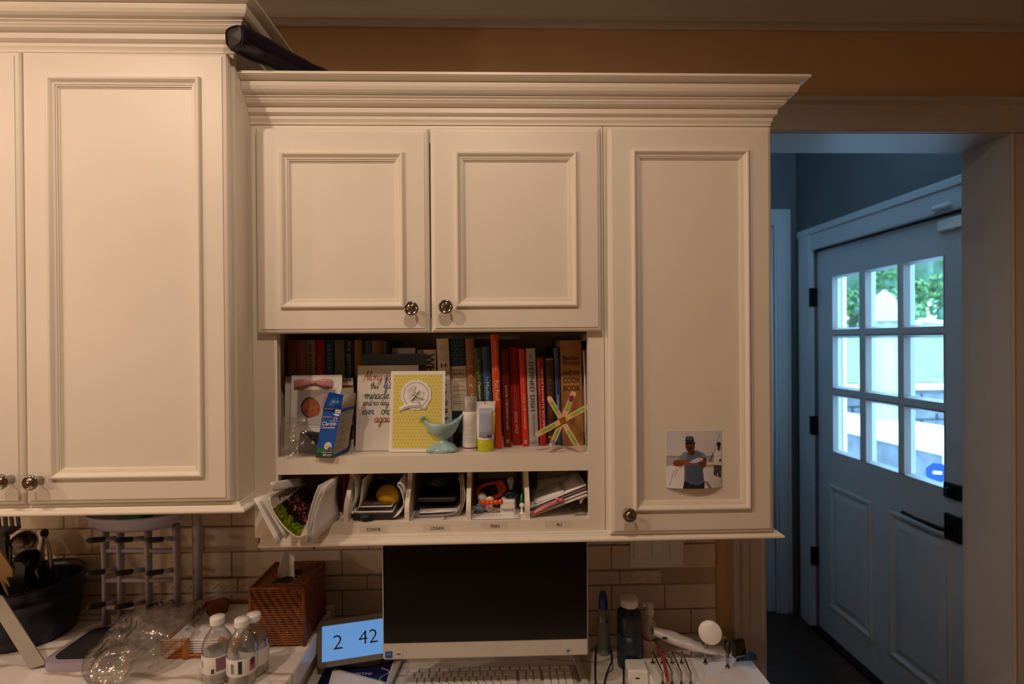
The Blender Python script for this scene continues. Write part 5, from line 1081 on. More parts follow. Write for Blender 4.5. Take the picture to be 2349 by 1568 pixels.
# napkin tray of woven cane
CANE = mat('honey_cane', '#b06c24', .45, var=.25, vscale=60)
np_ = at(372, 1512, z=CT); n1 = at(582, 1514, z=CT)
NX, NY = np_.x, np_.y; NW, ND, NH = .19, .19, .042
tr = thing('napkin_tray', 'honey coloured woven cane napkin tray', 'tray', (NX+NW/2, NY+ND/2, CT))
part('base', MB().box(NX, NX+NW, NY, NY+ND, CT+.0002, CT+.006, bev=.002), CANE, tr)
def woven(x0, y0, x1, y1, h, nm='woven_wall'):
    mb = MB(); L = math.hypot(x1-x0, y1-y0); n = max(3, int(L/.008)); rows_ = int(h/.0058); ux, uy = (x1-x0)/L, (y1-y0)/L
    for r in range(rows_):
        z = CT+.006+.0058*(r+.5); pts = []
        for k in range(n*2+1): t = L*k/(n*2); o = .0014*math.sin(math.pi*(k/2+r)); pts.append((x0+ux*t-uy*o, y0+uy*t+ux*o, z))
        mb.tube(pts, .0030, 5)
    return part(nm, mb, CANE, tr)
woven(NX, NY, NX, NY+ND, NH); woven(NX+NW, NY, NX+NW, NY+ND, NH); woven(NX, NY+ND, NX+NW, NY+ND, NH)
woven(NX, NY, NX+.055, NY, NH); woven(NX+NW-.055, NY, NX+NW, NY, NH); woven(NX+.055, NY, NX+NW-.055, NY, .010, 'front_lip')
part('corner_wrap', MB().box(NX+.046, NX+.062, NY-.005, NY+.005, CT+.0005, CT+NH+.006, bev=.003), CANE, tr); part('corner_wrap', MB().box(NX+NW-.062, NX+NW-.046, NY-.005, NY+.005, CT+.0005, CT+NH+.006, bev=.003), CANE, tr)
GN = 'napkin stack in the cane tray'
for k in range(6):
    j = random.uniform(-.0015, .0015); solo('napkin', MB().box(NX+.009+j, NX+NW-.009+j, NY+.009, NY+ND-.008, CT+.0064+k*.0056, CT+.0064+k*.0056+.0053, bev=.0022), PAPER, ('lowest', 'second', 'third', 'fourth', 'fifth', 'topmost')[k]+' white paper napkin of the stack in the cane tray', 'napkin', GN)
bh = at(490, 1412, z=CT+.042); 
bs = thing('bread_crust', 'brown bread heel lying on the napkins', 'bread', (bh.x, bh.y, CT+.0405))
part('crust', MB().box(-.026, .026, -.014, .014, 0, .034, M=Matrix.Translation((bh.x, bh.y+.02, CT+.0405)) @ Matrix.Rotation(.6, 4, 'Z'), bev=.009), mat('brown_crust', '#74472a', .7, var=.45, vscale=30, bump=.6, bscale=60), bs)
part('crumb', MB().box(-.022, .022, -.0148, -.0138, .004, .030, M=Matrix.Translation((bh.x, bh.y+.02, CT+.0405)) @ Matrix.Rotation(.6, 4, 'Z'), bev=.0004), mat('bread_crumb', '#7d4a2a', .9, var=.3, vscale=60), bs)
# wicker tissue cover
WICK = mat('dark_wicker', '#7c4212', .45, var=.35, vscale=70)
t0 = at(590, 1481, z=CT); t1 = at(697, 1483, z=CT); TWx0, TWx1 = t0.x-.013, t1.x; TY0 = (t0.y+t1.y)/2; TDp = .150; THt = .140
tb_ = thing('tissue_box_cover', 'tall dark brown wicker tissue box cover', 'tissue box', ((TWx0+TWx1)/2, TY0+TDp/2, CT))
part('liner', MB().box(TWx0+.005, TWx1-.005, TY0+.005, TY0+TDp-.005, CT+.0003, CT+THt-.008), mat('wicker_dark_core', '#2a1206', .7, var=.2), tb_)
def strands(x0, y0, x1, y1):
    mb = MB(); L = math.hypot(x1-x0, y1-y0); ux, uy = (x1-x0)/L, (y1-y0)/L; nr = 24; n = int(L/.0085)
    for r in range(nr):
        z = CT+.003+(THt-.006)*(r+.5)/nr
        mb.tube([(x0+ux*L*k/(n*2)-uy*.0016*math.sin(math.pi*(k/2+r*.36)), y0+uy*L*k/(n*2)+ux*.0016*math.sin(math.pi*(k/2+r*.36)), z) for k in range(n*2+1)], .0030, 5)
    return part('woven_side', mb, WICK, tb_)
strands(TWx0, TY0, TWx1, TY0); strands(TWx1, TY0, TWx1, TY0+TDp); strands(TWx1, TY0+TDp, TWx0, TY0+TDp); strands(TWx0, TY0+TDp, TWx0, TY0)
zt2 = CT+THt; mb = MB(); cxm, cym = (TWx0+TWx1)/2, TY0+TDp/2
for k in range(18):
    y = TY0+.004+(TDp-.008)*k/17; inn = abs(y-cym) < .042; n = 16
    for xa, xb in (((TWx0, cxm-.024), (cxm+.024, TWx1)) if inn else ((TWx0, TWx1),)): mb.tube([(xa+(xb-xa)*i/n, y, zt2-.003+.0014*math.sin(math.pi*(i/2+k))) for i in range(n+1)], .0042, 5)
part('woven_top', mb, WICK, tb_)
for (a, b) in ((TWx0, TY0), (TWx1, TY0), (TWx1, TY0+TDp), (TWx0, TY0+TDp)): part('corner_post', MB().tube([(a, b, CT+.001), (a, b, zt2)], .0052, 8), WICK, tb_)
part('rim', MB().tube([(TWx0, TY0, zt2), (TWx1, TY0, zt2), (TWx1, TY0+TDp, zt2), (TWx0, TY0+TDp, zt2)], .0048, 6, closed=True), WICK, tb_)
def tisf(u, v):
    a = u*2.6-1.3; w = .023*(1-.30*v); p = Vector((cxm-.004+w*math.sin(a*1.4)+.006*math.sin(u*9)*v, cym+.014*math.cos(a*2.2)*(1-.3*v), zt2-.03+.092*v-.020*abs(u-.35)*v*2)); return p+noise.noise_vector(p*40)*.003
solo('tissue', MB().sheet(tisf, 18, 14, .0004), mat('white_tissue', (.86, .85, .84), .9, var=.02), 'white tissue pulled up from the wicker cover', 'tissue')
# water bottles
PET = film('clear_pet', (.96, .97, .97), .24, .03, haze=.05, bump=.25, bscale=60); WATER = film('water_body', (.97, .97, .97), .06, .02, haze=.05, hazecol=(.7, .7, .7))
LABM = mat('bottle_label', (.72, .70, .70), .4, var=.03)
def bottle(label, px, py, h=.135, R=.031, turn=0.0, art=0):
    b = at(px, py, z=CT+.0003); T = Matrix.Translation(b) @ Matrix.Rotation(turn, 4, 'Z'); s = h/.135
    t = thing('water_bottle', label, 'bottle', b, 'small water bottles on the counter')
    pr_ = [(0, .004), (.012, .001), (.022, 0), (.028, .004), (.030, .010), (.0285, .014), (.030, .018), (.0288, .022), (.0305, .026), (.0308, .064), (.0312, .070), (.0305, .080), (.0268, .092), (.020, .103), (.0145, .110), (.0128, .116), (.0128, .119), (.0155, .1195), (.0155, .121), (.0126, .1215)]
    part('shell', MB().lathe([(r*R/.031, z*s) for r, z in pr_], 32, T), PET, t)
    part('water', MB().lathe([(0, .005)]+[(r*.955*R/.031, z*s+.001) for r, z in pr_[2:13]]+[(0, .0805*s)], 28, T), WATER, t)
    part('cap', MB().lathe([(.0150*R/.031, .1222*s), (.0152*R/.031, .134*s), (.0143*R/.031, .1365*s), (0, .1370*s)], 24, T), WHITEP, t, 'white screw cap')
    lb = part('label_band', MB().lathe([(.0311*R/.031, .027*s), (.0313*R/.031, .0275*s), (.0313*R/.031, .063*s), (.0311*R/.031, .0635*s)], 32, T), LABM, t, 'white paper label')
    def patch(a0, a1, z0, z1, c, nm='print_patch'):
        r = .0315*R/.031; part(nm, MB().grid(lambda u, v: T @ Vector((r*math.sin(a0+(a1-a0)*u), -r*math.cos(a0+(a1-a0)*u), (z0+(z1-z0)*v)*s)), 6, 1), imat(c), lb)
    if art == 0: patch(.25, .95, .033, .061, '#7d5a70'); patch(-.05, .15, .029, .039, '#3a3836'); patch(-.95, -.7, .040, .052, '#9a8a90')
    else:
        for k in range(7): patch(-.32+k*.035, -.305+k*.035, .034, .055, '#2a2826')
        patch(.18, .42, .033, .060, '#1d1c1e'); patch(.9, 1.35, .034, .058, '#b0567a'); patch(1.0, 1.25, .045, .060, '#27233a'); patch(-.62, -.60, .034, .055, '#4a4648')
    return t
bottle('small clear water bottle, left one by the napkin tray', 500, 1556, turn=.1, art=0)
bottle('small clear water bottle, front one with a barcode label', 556, 1562, turn=.0, art=1)
bottle('small clear water bottle half hidden behind the barcode one', 583, 1540, h=.128, turn=2.5, art=1)

# ------------------------------------------------------------------ desk: all-in-one computer
YM = .062; SIL = mat('silver_plastic', (.60, .57, .53), .38, metal=.1, var=.03, vscale=30); SCRN = mat('black_glass_screen', (.004, .004, .004), .22, var=.1, spec=.35)
m0 = at(878, 1515, y=YM); m1 = at(1350, 1503, y=YM); s0_ = at(878, 1474, y=YM); MZ0 = (m0.z+m1.z)/2; MZ1 = 1.0925; SZ = (s0_.z+at(1347, 1464, y=YM).z)/2
pc = thing('desktop_computer', 'silver framed all-in-one computer with a dark screen', 'computer', ((m0.x+m1.x)/2, YM+.06, DT))
part('housing', MB().box(m0.x, m1.x, YM, YM+.022, MZ0, MZ1, bev=.004).box(m0.x+.08, m1.x-.08, YM+.02, YM+.05, MZ0+.05, MZ1-.05, bev=.01), SIL, pc)
part('screen', MB().box(m0.x+.003, m1.x-.003, YM-.0012, YM+.001, SZ, MZ1-.004), SCRN, pc, 'black glass screen, switched off')
for dx, c, c2 in ((.006, '#1c5a9c', '#6fa0cf'), (.0295, '#c9c4bc', '#7a2f2a')):
    st = part('sticker', MB().box(m0.x+dx, m0.x+dx+.0165, YM-.0008, YM, MZ0+.006, MZ0+.0215, bev=.0003), imat(c), pc)
    part('sticker_mark', MB().box(m0.x+dx+.003, m0.x+dx+.0125, YM-.0010, YM-.0008, MZ0+.0135, MZ0+.0165), imat(c2), st)
st = part('sticker', MB().box(m1.x-.055, m1.x-.041, YM-.0008, YM, MZ0+.007, MZ0+.020, bev=.0003), imat('#b9bcc4'), pc)
part('sticker_mark', MB().prism([(-.004, 0), (.004, 0), (0, .006)], 0, .0003, basis((m1.x-.048, YM-.0009, MZ0+.0115), (1, 0, 0), (0, 0, 1))), imat('#3a4468'), st)
l0, l1 = at(1317, 1500, z=DT+.006), at(1350, 1582, z=DT+.006); xc_ = (m0.x+m1.x)/2
for s_ in (1, -1):
    q0 = Vector((xc_+s_*(l0.x-xc_), l0.y, DT+.006)); q1 = Vector((xc_+s_*(l1.x-xc_), l1.y, DT+.006)); dq_ = (q1-q0).normalized()
    part('stand_leg', MB().box(-.008, .008, 0, (q1-q0).length, -.005, .004, basis(q0, dq_.cross(Vector((0, 0, 1))), dq_), bev=.002), SIL, pc)
part('stand_neck', MB().box(xc_-.06, xc_+.06, l0.y-.008, l0.y+.012, DT+.0003, MZ0+.12, bev=.004).box(xc_-(l0.x-xc_)-.008, l0.x+.008, l0.y-.006, l0.y+.010, DT+.0003, DT+.010), SIL, pc)
# keyboard
k0 = at(934, 1530, z=DT+.012); k1 = at(1316, 1522, z=DT+.012); KY = (k0.y+k1.y)/2; KW = k1.x-k0.x; KD = .135
kb = thing('keyboard', 'silver white full-size keyboard in front of the computer', 'keyboard', (k0.x+KW/2, KY-KD/2, DT))
KM = Matrix.Translation((k0.x, KY, DT+.0003)); KEYM = mat('pale_grey_keycap', (.78, .76, .73), .45, var=.02); part('tray', MB().box(0, KW, -KD, 0, 0, .009, KM, bev=.003), SIL, kb)
def key(x, y, w, h):
    nm = ('key', round(w, 3), round(h, 3))
    if nm not in MATS: MATS[nm] = mesh_of('key', MB().box(0, w, -h, 0, 0, .0045, bev=.0012), (0, 0, 0), KEYM)
    o = bpy.data.objects.new('key', MATS[nm]); C.objects.link(o); o.parent = kb; o.location = Vector((k0.x+x, KY-y, DT+.0092))-kb.location
U = KW/23.0
for i in range(16): key(.010+i*(KW-.02)/16, .006, (KW-.02)/16-.003, .011)
for r, wds in enumerate(([1]*13+[2, None, 1, 1, 1, None, 1, 1, 1, 1], [1.5]+[1]*12+[1.5, None, 1, 1, 1, None, 1, 1, 1, 1], [1.8]+[1]*11+[2.2, None, .01, .01, .01, None, 1, 1, 1, 1], [2.3]+[1]*10+[2.7, None, .01, 1, .01, None, 1, 1, 1, 1], [1.3, 1.3, 1.3, 6, 1.3, 1.3, 2.5, None, 1, 1, 1, None, 2, 1, 1])):
    x = .008; un = (KW-.016)/22.6
    for w in wds:
        if w is None: x += un*.28; continue
        if w > .1: key(x, .0225+r*.0215, w*un-.0026, .0182)
        x += (w if w > .1 else 1)*un
# smart display showing the time
dq = [at(728, 1534, y=.155), at(876, 1511, y=.190), at(876, 1404, y=.216), at(733, 1424, y=.181)]
dsp = thing('smart_display', 'grey smart display showing 2 42 on a pale blue screen', 'display', ((dq[0].x+dq[1].x)/2, .20, DT))
GREYP = mat('warm_grey_plastic', (.20, .185, .17), .45, var=.03)
r_ = (dq[1]-dq[0]).normalized(); u_ = (dq[3]-dq[0]); u_ = (u_-r_*u_.dot(r_)).normalized(); MD = basis(dq[0], r_, u_); hd = (dq[3]-dq[0]).dot(u_); wd_ = .205
part('bezel', MB().prism([(p[0]+wd_/2, p[1]+hd/2) for p in roundrect(wd_/2, hd/2, .010)], -.009, 0, MD), GREYP, dsp)
SCE = mat('lit_blue_screen', (.02, .03, .05), .2, emit=(.118, .283, .58), estr=.95)
x_in, y_in = .0105, .0135; part('screen', MB().box(x_in, wd_-x_in, y_in, hd-y_in, 0, .0004, MD), SCE, dsp, 'lit pale blue screen')
sw_, sh_ = .133, .085
for s, px0, py0, w, h in (('2', 762, 1491, 20, 34), ('42', 817, 1479, 42, 33)):
    lx = x_in+(px0-738)/133*.149; ly = y_in+((1521-(px0-736)*.157)-py0)/85*(hd-2*y_in)
    text(s, INK, dsp, MD @ Matrix.Translation((lx, ly, .0006)), w=w/133*.149, h=h/85*(hd-2*y_in), name='clock_digits', bold=-.01)
part('base', MB().lathe([(.034, 0), (.036, .003), (.034, .012), (.02, .045), (0, .045)], 24, Matrix.Translation((*(MD @ Vector((wd_*.5, 0, -.040))).xy, DT+.0003)), 1.6, .6), GREYP, dsp)
# papers in front of the display
LP = 'papers on the desk'
bk = thing('booklet', 'dark blue booklet with white swirls under the smart display', 'booklet', (.255, -.03, DT), LP)
B = [at(738, 1566, z=DT+.004), at(902, 1566, z=DT+.004), at(918, 1502, z=DT+.004), at(758, 1512, z=DT+.004)]; B[0] += Vector((-.01, -.05, 0)); B[1] += Vector((-.005, -.05, 0)); bf = quad(*B)
part('cover', MB().sheet(lambda u, v: bf(u, v), 4, 4, .004), mat('indigo_cover', '#171a4a', .35, var=.15, vscale=20), bk)
part('white_edge', MB().sheet(lambda u, v: bf(.93+.09*u, v)+Vector((0, 0, .0022)), 1, 2, .0006), PAPER, bk)
mb = MB()
for cu, cv, R_, a0, a1 in ((.5, .95, .034, 2.9, 6.4), (.5, .95, .022, 3.4, 6.2), (.82, .92, .016, 2.2, 6.0), (.34, .85, .018, 2.0, 5.2)):
    c_ = bf(cu, cv); mb.tube([c_+Vector((R_*math.cos(a), R_*math.sin(a)*.9, .0024)) for a in [a0+(a1-a0)*k/24 for k in range(25)]], .0011, 5)
c_ = bf(.42, .80); mb.ball(c_+Vector((0, 0, .002)), .008, .008, .0008)
c_ = bf(.80, .52); mb.tube([c_+Vector((.016*math.sin(t*1.6)*(1 if t < 2 else .8)+.006*t, .022-.016*t, .0024)) for t in [k*.18 for k in range(18)]], .0011, 5)
part('swirl', mb, imat('#c9c6d6'), bk)
text('A LIFETIME', imat('#b9b6cc'), bk, basis(bf(.36, .50)+Vector((0, 0, .0026)), B[1]-B[0], (0, 1, 0)), w=.06, h=.010)
sheetp('letter', 'printed white letter lying over the dark blue booklet', 'letter', (at(752, 1575, z=DT+.009), at(930, 1600, z=DT+.008), at(895, 1566, z=DT+.009), at(764, 1531, z=DT+.010)), PAPER, .0006, LP)
sheetp('envelope', 'white envelope lying left of the dark blue booklet', 'envelope', (at(690, 1578, z=DT+.002), at(752, 1590, z=DT+.002), at(765, 1523, z=DT+.002), at(706, 1527, z=DT+.002)), PAPER2, .0015, LP)
sheetp('envelope', 'second pale envelope slid under the white one on the desk', 'envelope', (at(664, 1592, z=DT+.0008), at(745, 1600, z=DT+.0008), at(748, 1522, z=DT+.0008), at(700, 1524, z=DT+.0008)), PAPER, .0010, LP)

# ------------------------------------------------------------------ right end of the desk
def standing(px, py, dy=0.0): p = at(px, py, z=DT); return Vector((p.x, p.y+dy, DT+.0003))
GB = 'bottles behind the charging station'
p = Vector((at(1384, 1470, y=.24).x, .24, DT+.0003)); T = Matrix.Translation(p); zc_ = at(1380, 1353, y=.24).z-p.z
g1 = thing('glue_bottle', 'clear bottle with a pointed blue cap right of the computer', 'bottle', p, GB)
part('body', MB().lathe([(0, 0), (.015, 0), (.017, .003), (.017, zc_-.066), (.014, zc_-.056), (.0095, zc_-.05), (.0095, zc_-.048)], 22, T), film('milky_bottle', (.7, .72, .74), .14, .15, haze=.35, hazecol=(.5, .52, .55)), g1)
part('cap', MB().lathe([(.0125, zc_-.048), (.0128, zc_-.03), (.010, zc_-.012), (.006, zc_-.003), (0, zc_)], 22, T), mat('royal_blue_plastic', '#0f3f8f', .3, var=.04), g1, 'blue pointed cap')
part('label_band', MB().lathe([(.0172, .015), (.0173, .015), (.0173, zc_-.08), (.0172, zc_-.08)], 22, T), mat('pale_label', '#8d949c', .5, var=.1), g1)
p = Vector((at(1447, 1495, y=.17).x, .185, DT+.0003)); T = Matrix.Translation(p); zc_ = at(1447, 1374, y=.17).z-p.z
g2 = thing('vitamin_bottle', 'dark vitamin bottle with a white lid', 'bottle', p, GB)
part('body', MB().lathe([(0, 0), (.028, 0), (.031, .004), (.031, zc_-.045), (.029, zc_-.036), (.022, zc_-.028), (.021, zc_-.022)], 28, T), mat('dark_brown_plastic', '#15161a', .3, var=.1), g2)
part('label_band', MB().lathe([(.0312, .012), (.0314, .012), (.0314, .085), (.0312, .085)], 28, T), mat('blue_gold_label', '#2b3f52', .4, var=.6, vscale=16), g2, 'blue and gold label')
part('lid', MB().lathe([(.0225, zc_-.022), (.0235, zc_-.020), (.0235, zc_-.004), (.022, zc_-.001), (0, zc_)], 28, T), WHITEP, g2)
p = Vector((at(1492, 1490, y=.23).x, .235, DT+.0003)); T = Matrix.Translation(p); zc_ = at(1490, 1383, y=.23).z-p.z
g3 = thing('pump_bottle', 'small white pump bottle behind the tape roll', 'bottle', p, GB)
part('body', MB().lathe([(0, 0), (.016, 0), (.0175, .003), (.0175, zc_-.058), (.012, zc_-.048), (.008, zc_-.045), (.008, zc_-.030)], 22, T), WHITEP, g3)
part('pump_head', MB().lathe([(.012, zc_-.032), (.013, zc_-.026), (.009, zc_-.012), (.012, zc_-.010), (.012, zc_-.002), (0, zc_)], 18, T).box(p.x-.02, p.x, p.y-.004, p.y+.004, p.z+zc_-.010, p.z+zc_-.003, bev=.001), WHITEP, g3)
p = standing(1494, 1512, .02); T = Matrix.Translation(p)
tp = thing('tape_roll', 'beige roll of tape standing on the desk', 'tape', p)
part('tape', MB().lathe([(.013, 0), (.023, 0), (.0235, .001), (.0235, .044), (.023, .045), (.013, .045), (.013, 0)], 28, T), mat('beige_tape', '#a98f78', .5, var=.06), tp); part('core', MB().lathe([(.0115, .0), (.013, 0), (.013, .0455), (.0115, .0455), (.0115, 0)], 24, T), mat('cardboard_core', '#6e4a2e', .8, var=.1), tp)
# charging station
STZ = .024; a0_ = at(1500, 1512, z=DT+STZ); a1_ = at(1722, 1508, z=DT+STZ); SX0, SX1, SY1 = a0_.x-.03, a1_.x, (a0_.y+a1_.y)/2+.01
sta = thing('charging_station', 'white charging station with four chrome dividers', 'charging station', ((SX0+SX1)/2, SY1-.07, DT))
part('base', MB().box(SX0, SX1, SY1-.15, SY1, DT+.0003, DT+STZ, bev=.004), WHITEP, sta)
for k in range(4):
    b0_, f0_ = at(1497+k*22, 1521, z=DT+STZ), at(1520+k*21.5, 1568, z=DT+STZ)
    hgt_ = .030; part('divider', MB().tube([b0_, b0_+Vector((0, 0, hgt_-.004)), b0_+Vector((.0006, -.003, hgt_)), f0_+Vector((-.0006, .003, hgt_)), f0_+Vector((0, 0, hgt_-.004)), f0_], .0022, 8), NICKEL, sta)
    for q_ in (b0_, f0_): part('divider_foot', MB().lathe([(0, 0), (.0045, 0), (.0045, .002), (0, .0025)], 12, Matrix.Translation(q_)), NICKEL, sta)
pf = at(1618, 1521, z=DT+STZ); dc = at(1629, 1450, y=pf.y-.004)
part('phone_pole', MB().tube([pf, Vector((pf.x, pf.y, dc.z-.02)), dc+Vector((0, .004, -.012))], .0036, 10), NICKEL, sta)
part('phone_pad', MB().lathe([(0, 0), (.0265, 0), (.0280, .002), (.0280, .005), (.0265, .007), (0, .007)], 36, Matrix.Translation(dc) @ Matrix.Rotation(-.40, 4, 'Z') @ Matrix.Rotation(math.pi/2-.30, 4, 'X') @ Matrix.Translation((0, 0, -.0035))), WHITEP, sta, 'round white charging pad on a pole')
pw = at(1669, 1531, z=DT+STZ); part('watch_pole', MB().tube([pw, pw+Vector((0, 0, .045))], .0036, 10), NICKEL, sta); [part('pole_foot', MB().lathe([(0, 0), (.0055, 0), (.0055, .003), (0, .0035)], 12, Matrix.Translation(q_)), NICKEL, sta) for q_ in (pw, pf)]
hub = pw+Vector((.002, .004, .047)); part('watch_pad', MB().box(hub.x-.006, hub.x+.006, hub.y-.010, hub.y+.012, hub.z-.012, hub.z+.018, bev=.004), BLACKP, sta)
wt = thing('smart_watch', 'black smart watch with a blue band hanging on the charging station', 'watch', hub+Vector((.012, -.0, -.02)))
wc = hub+Vector((.018, -.006, .004)); part('case', MB().box(-.0205, .0205, -.007, .007, -.021, .021, M=Matrix.Translation(wc+Vector((.004, -.006, .002))) @ Matrix.Rotation(.30, 4, 'Z') @ Matrix.Rotation(-.15, 4, 'X'), bev=.0062), mat('black_watch_glass', (.006, .006, .007), .08, var=.1), wt)
part('band', MB().sheet(lambda u, v: wc+Vector((.014+.030*math.sin(math.pi*(v*1.15+.05))+.012*v, .0-.018*math.cos(math.pi*v)+.022*(u-.5)*.3, -.016+.016*math.cos(math.pi*v)*.4-.014*v+.016*(u-.5))), 4, 20, .0022), mat('navy_blue_band', '#14365c', .5, var=.05), wt, 'blue watch band')
cb = standing(1437, 1560); Mc = Matrix.Translation((cb.x, cb.y-.02, DT+.0003)) @ Matrix.Rotation(-.06, 4, 'Z')
chg = thing('usb_charger', 'white cube USB charger on the desk', 'charger', (cb.x+.025, cb.y, DT))
part('case', MB().box(0, .050, 0, .052, 0, .036, Mc, bev=.004), WHITEP, chg); part('port', MB().box(.017, .027, -.0004, .0006, .016, .0195, Mc), BLACKP, chg)
for k, P in enumerate(([(1368, 1480, .16), (1365, 1520, .10), (1366, 1560, .03), (1372, 1600, -.03)], [(1398, 1478, .17), (1404, 1510, .10), (1392, 1545, .05), (1378, 1600, -.03)], [(1420, 1492, .17), (1430, 1530, .07), (1430, 1600, -.03)])):
    pts = [at(a, b, z=DT+.004+.03*(1 if i == 1 else 0)*(k < 2)) for i, (a, b, c) in enumerate(P)]
    sm = []; 
    for i in range(len(pts)-1):
        a, b, c, d = pts[max(i-1, 0)], pts[i], pts[i+1], pts[min(i+2, len(pts)-1)]
        for j in range(6): t = j/6; sm.append(.5*((2*b)+(c-a)*t+(2*a-5*b+4*c-d)*t*t+(3*b-a-3*c+d)*t**3))
    solo('charging_cable', MB().tube(sm, .0024, 8), BLACKP, ('black cable looping nearest the computer', 'black cable crossing the middle of the desk', 'black cable beside the white charger')[k], 'cable', 'black cables on the desk')
po = thing('foil_pouch', 'long white plastic pouch lying behind the charging station', 'pouch', at(1570, 1500, y=.17))
pa_, pb_ = at(1497, 1447, y=.20), at(1648, 1500, y=.135)
def pouf(u, v):
    c = pa_*(1-u)+pb_*u; a = 2*math.pi*v; e = math.sin(math.pi*min(1, u*.9+.12))**.5
    p = c+Vector((0, .022*math.cos(a)*e, .016*math.sin(a)*e*(1-.3*u))); return p+noise.noise_vector(p*35)*.005
part('wrap', MB().grid(pouf, 30, 20), mat('white_foil', (.62, .60, .62), .3, var=.08, vscale=20, bump=.5, bscale=40), po); part('black_print', MB().ball(at(1524, 1463, y=.165), .007, .003, .003), INK, po)
part('pouch_foot', MB().box(pb_.x-.05, pb_.x-.02, SY1+.003, SY1+.025, DT+.0003, pb_.z-.002, bev=.004), mat('white_foil', (.62, .60, .62), .3), po)
solo('candy_strip', MB().sheet(lambda u, v: at(1506+22*v+8*u, 1480+80*v, z=DT+STZ+.012)+Vector((0, 0, .022*(1-abs(2*v-1)))), 3, 14, .0015), mat('red_wrapper', '#a83a2c', .35, var=.3, vscale=60), 'red wrapped candy strip in the charging station', 'candy')

# ------------------------------------------------------------------ garden seen through the door panes
GRASS = mat('lawn', (.14, .17, .05), .9, var=.3, vscale=3); STONE = mat('grey_stone', (.12, .125, .14), .85, var=.3, vscale=6); CAPS = mat('white_capstone', (.75, .74, .72), .7, var=.05)
PATIO = mat('pale_patio', (.55, .55, .56), .8, var=.08, vscale=2)
tags(struct('ground', MB().add([(2.4, -8, -.12), (30, -8, -.12), (30, 40, -.12), (2.4, 40, -.12)], [(0, 1, 2, 3)]), PATIO), label='pale stone patio')
lw = struct('lawn', MB().grid(lambda u, v: (3+42*u, 7.2+40*v, .78+.055*40*v+.12*noise.noise(Vector((u*6, v*6, 0)))), 30, 30), GRASS, 'mown lawn rising behind the retaining wall')
# retaining wall with capstones
rw = thing('retaining_wall', 'grey stone retaining wall with white capstones below the lawn', 'wall', (8, 7.0, -.12))
part('core', MB().box(2.6, 20, 7.0, 7.25, -.12, .74), STONE, rw)
sm_ = mesh_of('stone', MB().box(0, .42, 0, .06, 0, .19, bev=.02), (0, 0, 0), STONE); cm_ = mesh_of('capstone', MB().box(0, .70, 0, .36, 0, .08, bev=.012), (0, 0, 0), CAPS)
for r in range(4):
    for k in range(14):
        o = bpy.data.objects.new('stone', sm_); C.objects.link(o); o.parent = rw; o.location = (4.2+k*.44+(r % 2)*.2-8, -.05, .0+r*.205)
for k in range(9):
    o = bpy.data.objects.new('capstone', cm_); C.objects.link(o); o.parent = rw; o.location = (4.1+k*.71-8, -.06, .862)
# white stone seat wall near the door
SWZ = .44; e0 = at(1925, 972, z=SWZ); e1 = at(2172, 1026, z=SWZ); e2 = at(2172, 977, z=SWZ); e3 = at(1932, 944, z=SWZ)
se = thing('seat_wall', 'low grey stone seat wall with a broad white top', 'wall', ((e0.x+e1.x)/2, (e0.y+e1.y)/2, -.12))
def slabq(P, z0, z1): return MB().add([(p.x, p.y, z) for z in (z0, z1) for p in P], [(0, 1, 2, 3), (7, 6, 5, 4), (0, 4, 5, 1), (1, 5, 6, 2), (2, 6, 7, 3), (3, 7, 4, 0)])
cen = (e0+e1+e2+e3)/4; part('top', slabq((e0, e1, e2, e3), SWZ-.09, SWZ), CAPS, se)
ins = [cen+(p-cen)*.93 for p in (e0, e1, e2, e3)]; part('core', slabq(ins, -.12, SWZ-.09), STONE, se)
# closed patio umbrella
ub_ = at(2030, 900, y=6.2); UZ = at(2030, 672, y=6.2).z
pu = thing('patio_umbrella', 'closed cream patio umbrella on the patio', 'umbrella', (ub_.x, 6.2, -.12)); CANV = mat('cream_canvas', (.36, .38, .36), .8, var=.06, vscale=5)
def umf(u, v):
    a = 2*math.pi*u; R = .02+.30*min(1, v*1.5)**.8*(1-.35*max(0, v-.3)); R *= 1+.22*math.sin(a*6+v*2)
    return (ub_.x+R*math.cos(a), 6.2+R*math.sin(a), UZ-(UZ-.35)*v)
part('canopy', MB().grid(umf, 48, 16), CANV, pu); part('pole', MB().tube([(ub_.x, 6.2, -.12), (ub_.x, 6.2, UZ+.04)], .025, 10), CAPS, pu)
part('top_flap', MB().lathe([(.24, -.42), (.22, -.30), (.10, -.06), (.02, 0)], 20, Matrix.Translation((ub_.x, 6.2, UZ+.03))), CANV, pu); part('base', MB().lathe([(0, 0), (.26, 0), (.26, .07), (.05, .09), (0, .09)], 24, Matrix.Translation((ub_.x, 6.2, -.1195))), STONE, pu)
# soccer goal
gy = 21.0; gl, gt, gr = at(2100, 815, y=gy), at(2108, 735, y=gy), at(2230, 748, y=gy)
gz0 = .78+.055*(gy-7.2); gs = thing('soccer_goal', 'white soccer goal on the lawn', 'goal', (gl.x+1, gy, gl.z))
WTUBE = mat('white_goal_tube', (.60, .60, .60), .5, var=.02)
part('post', MB().tube([gl, gt], .11, 8), WTUBE, gs); part('crossbar', MB().tube([gt, gr], .11, 8), WTUBE, gs); part('post', MB().tube([gr, Vector((gr.x, gy, gl.z))], .11, 8), WTUBE, gs)
part('brace', MB().tube([gt+Vector((.1, 0, 0)), gl+Vector((1.0, 1.6, .1))], .07, 6), WTUBE, gs)
mb = MB()
for k in range(9): mb.tube([gt.lerp(gr, k/8), gl.lerp(Vector((gr.x, gy, gl.z)), k/8)+Vector((.6, 1.5, 0))], .012, 4)
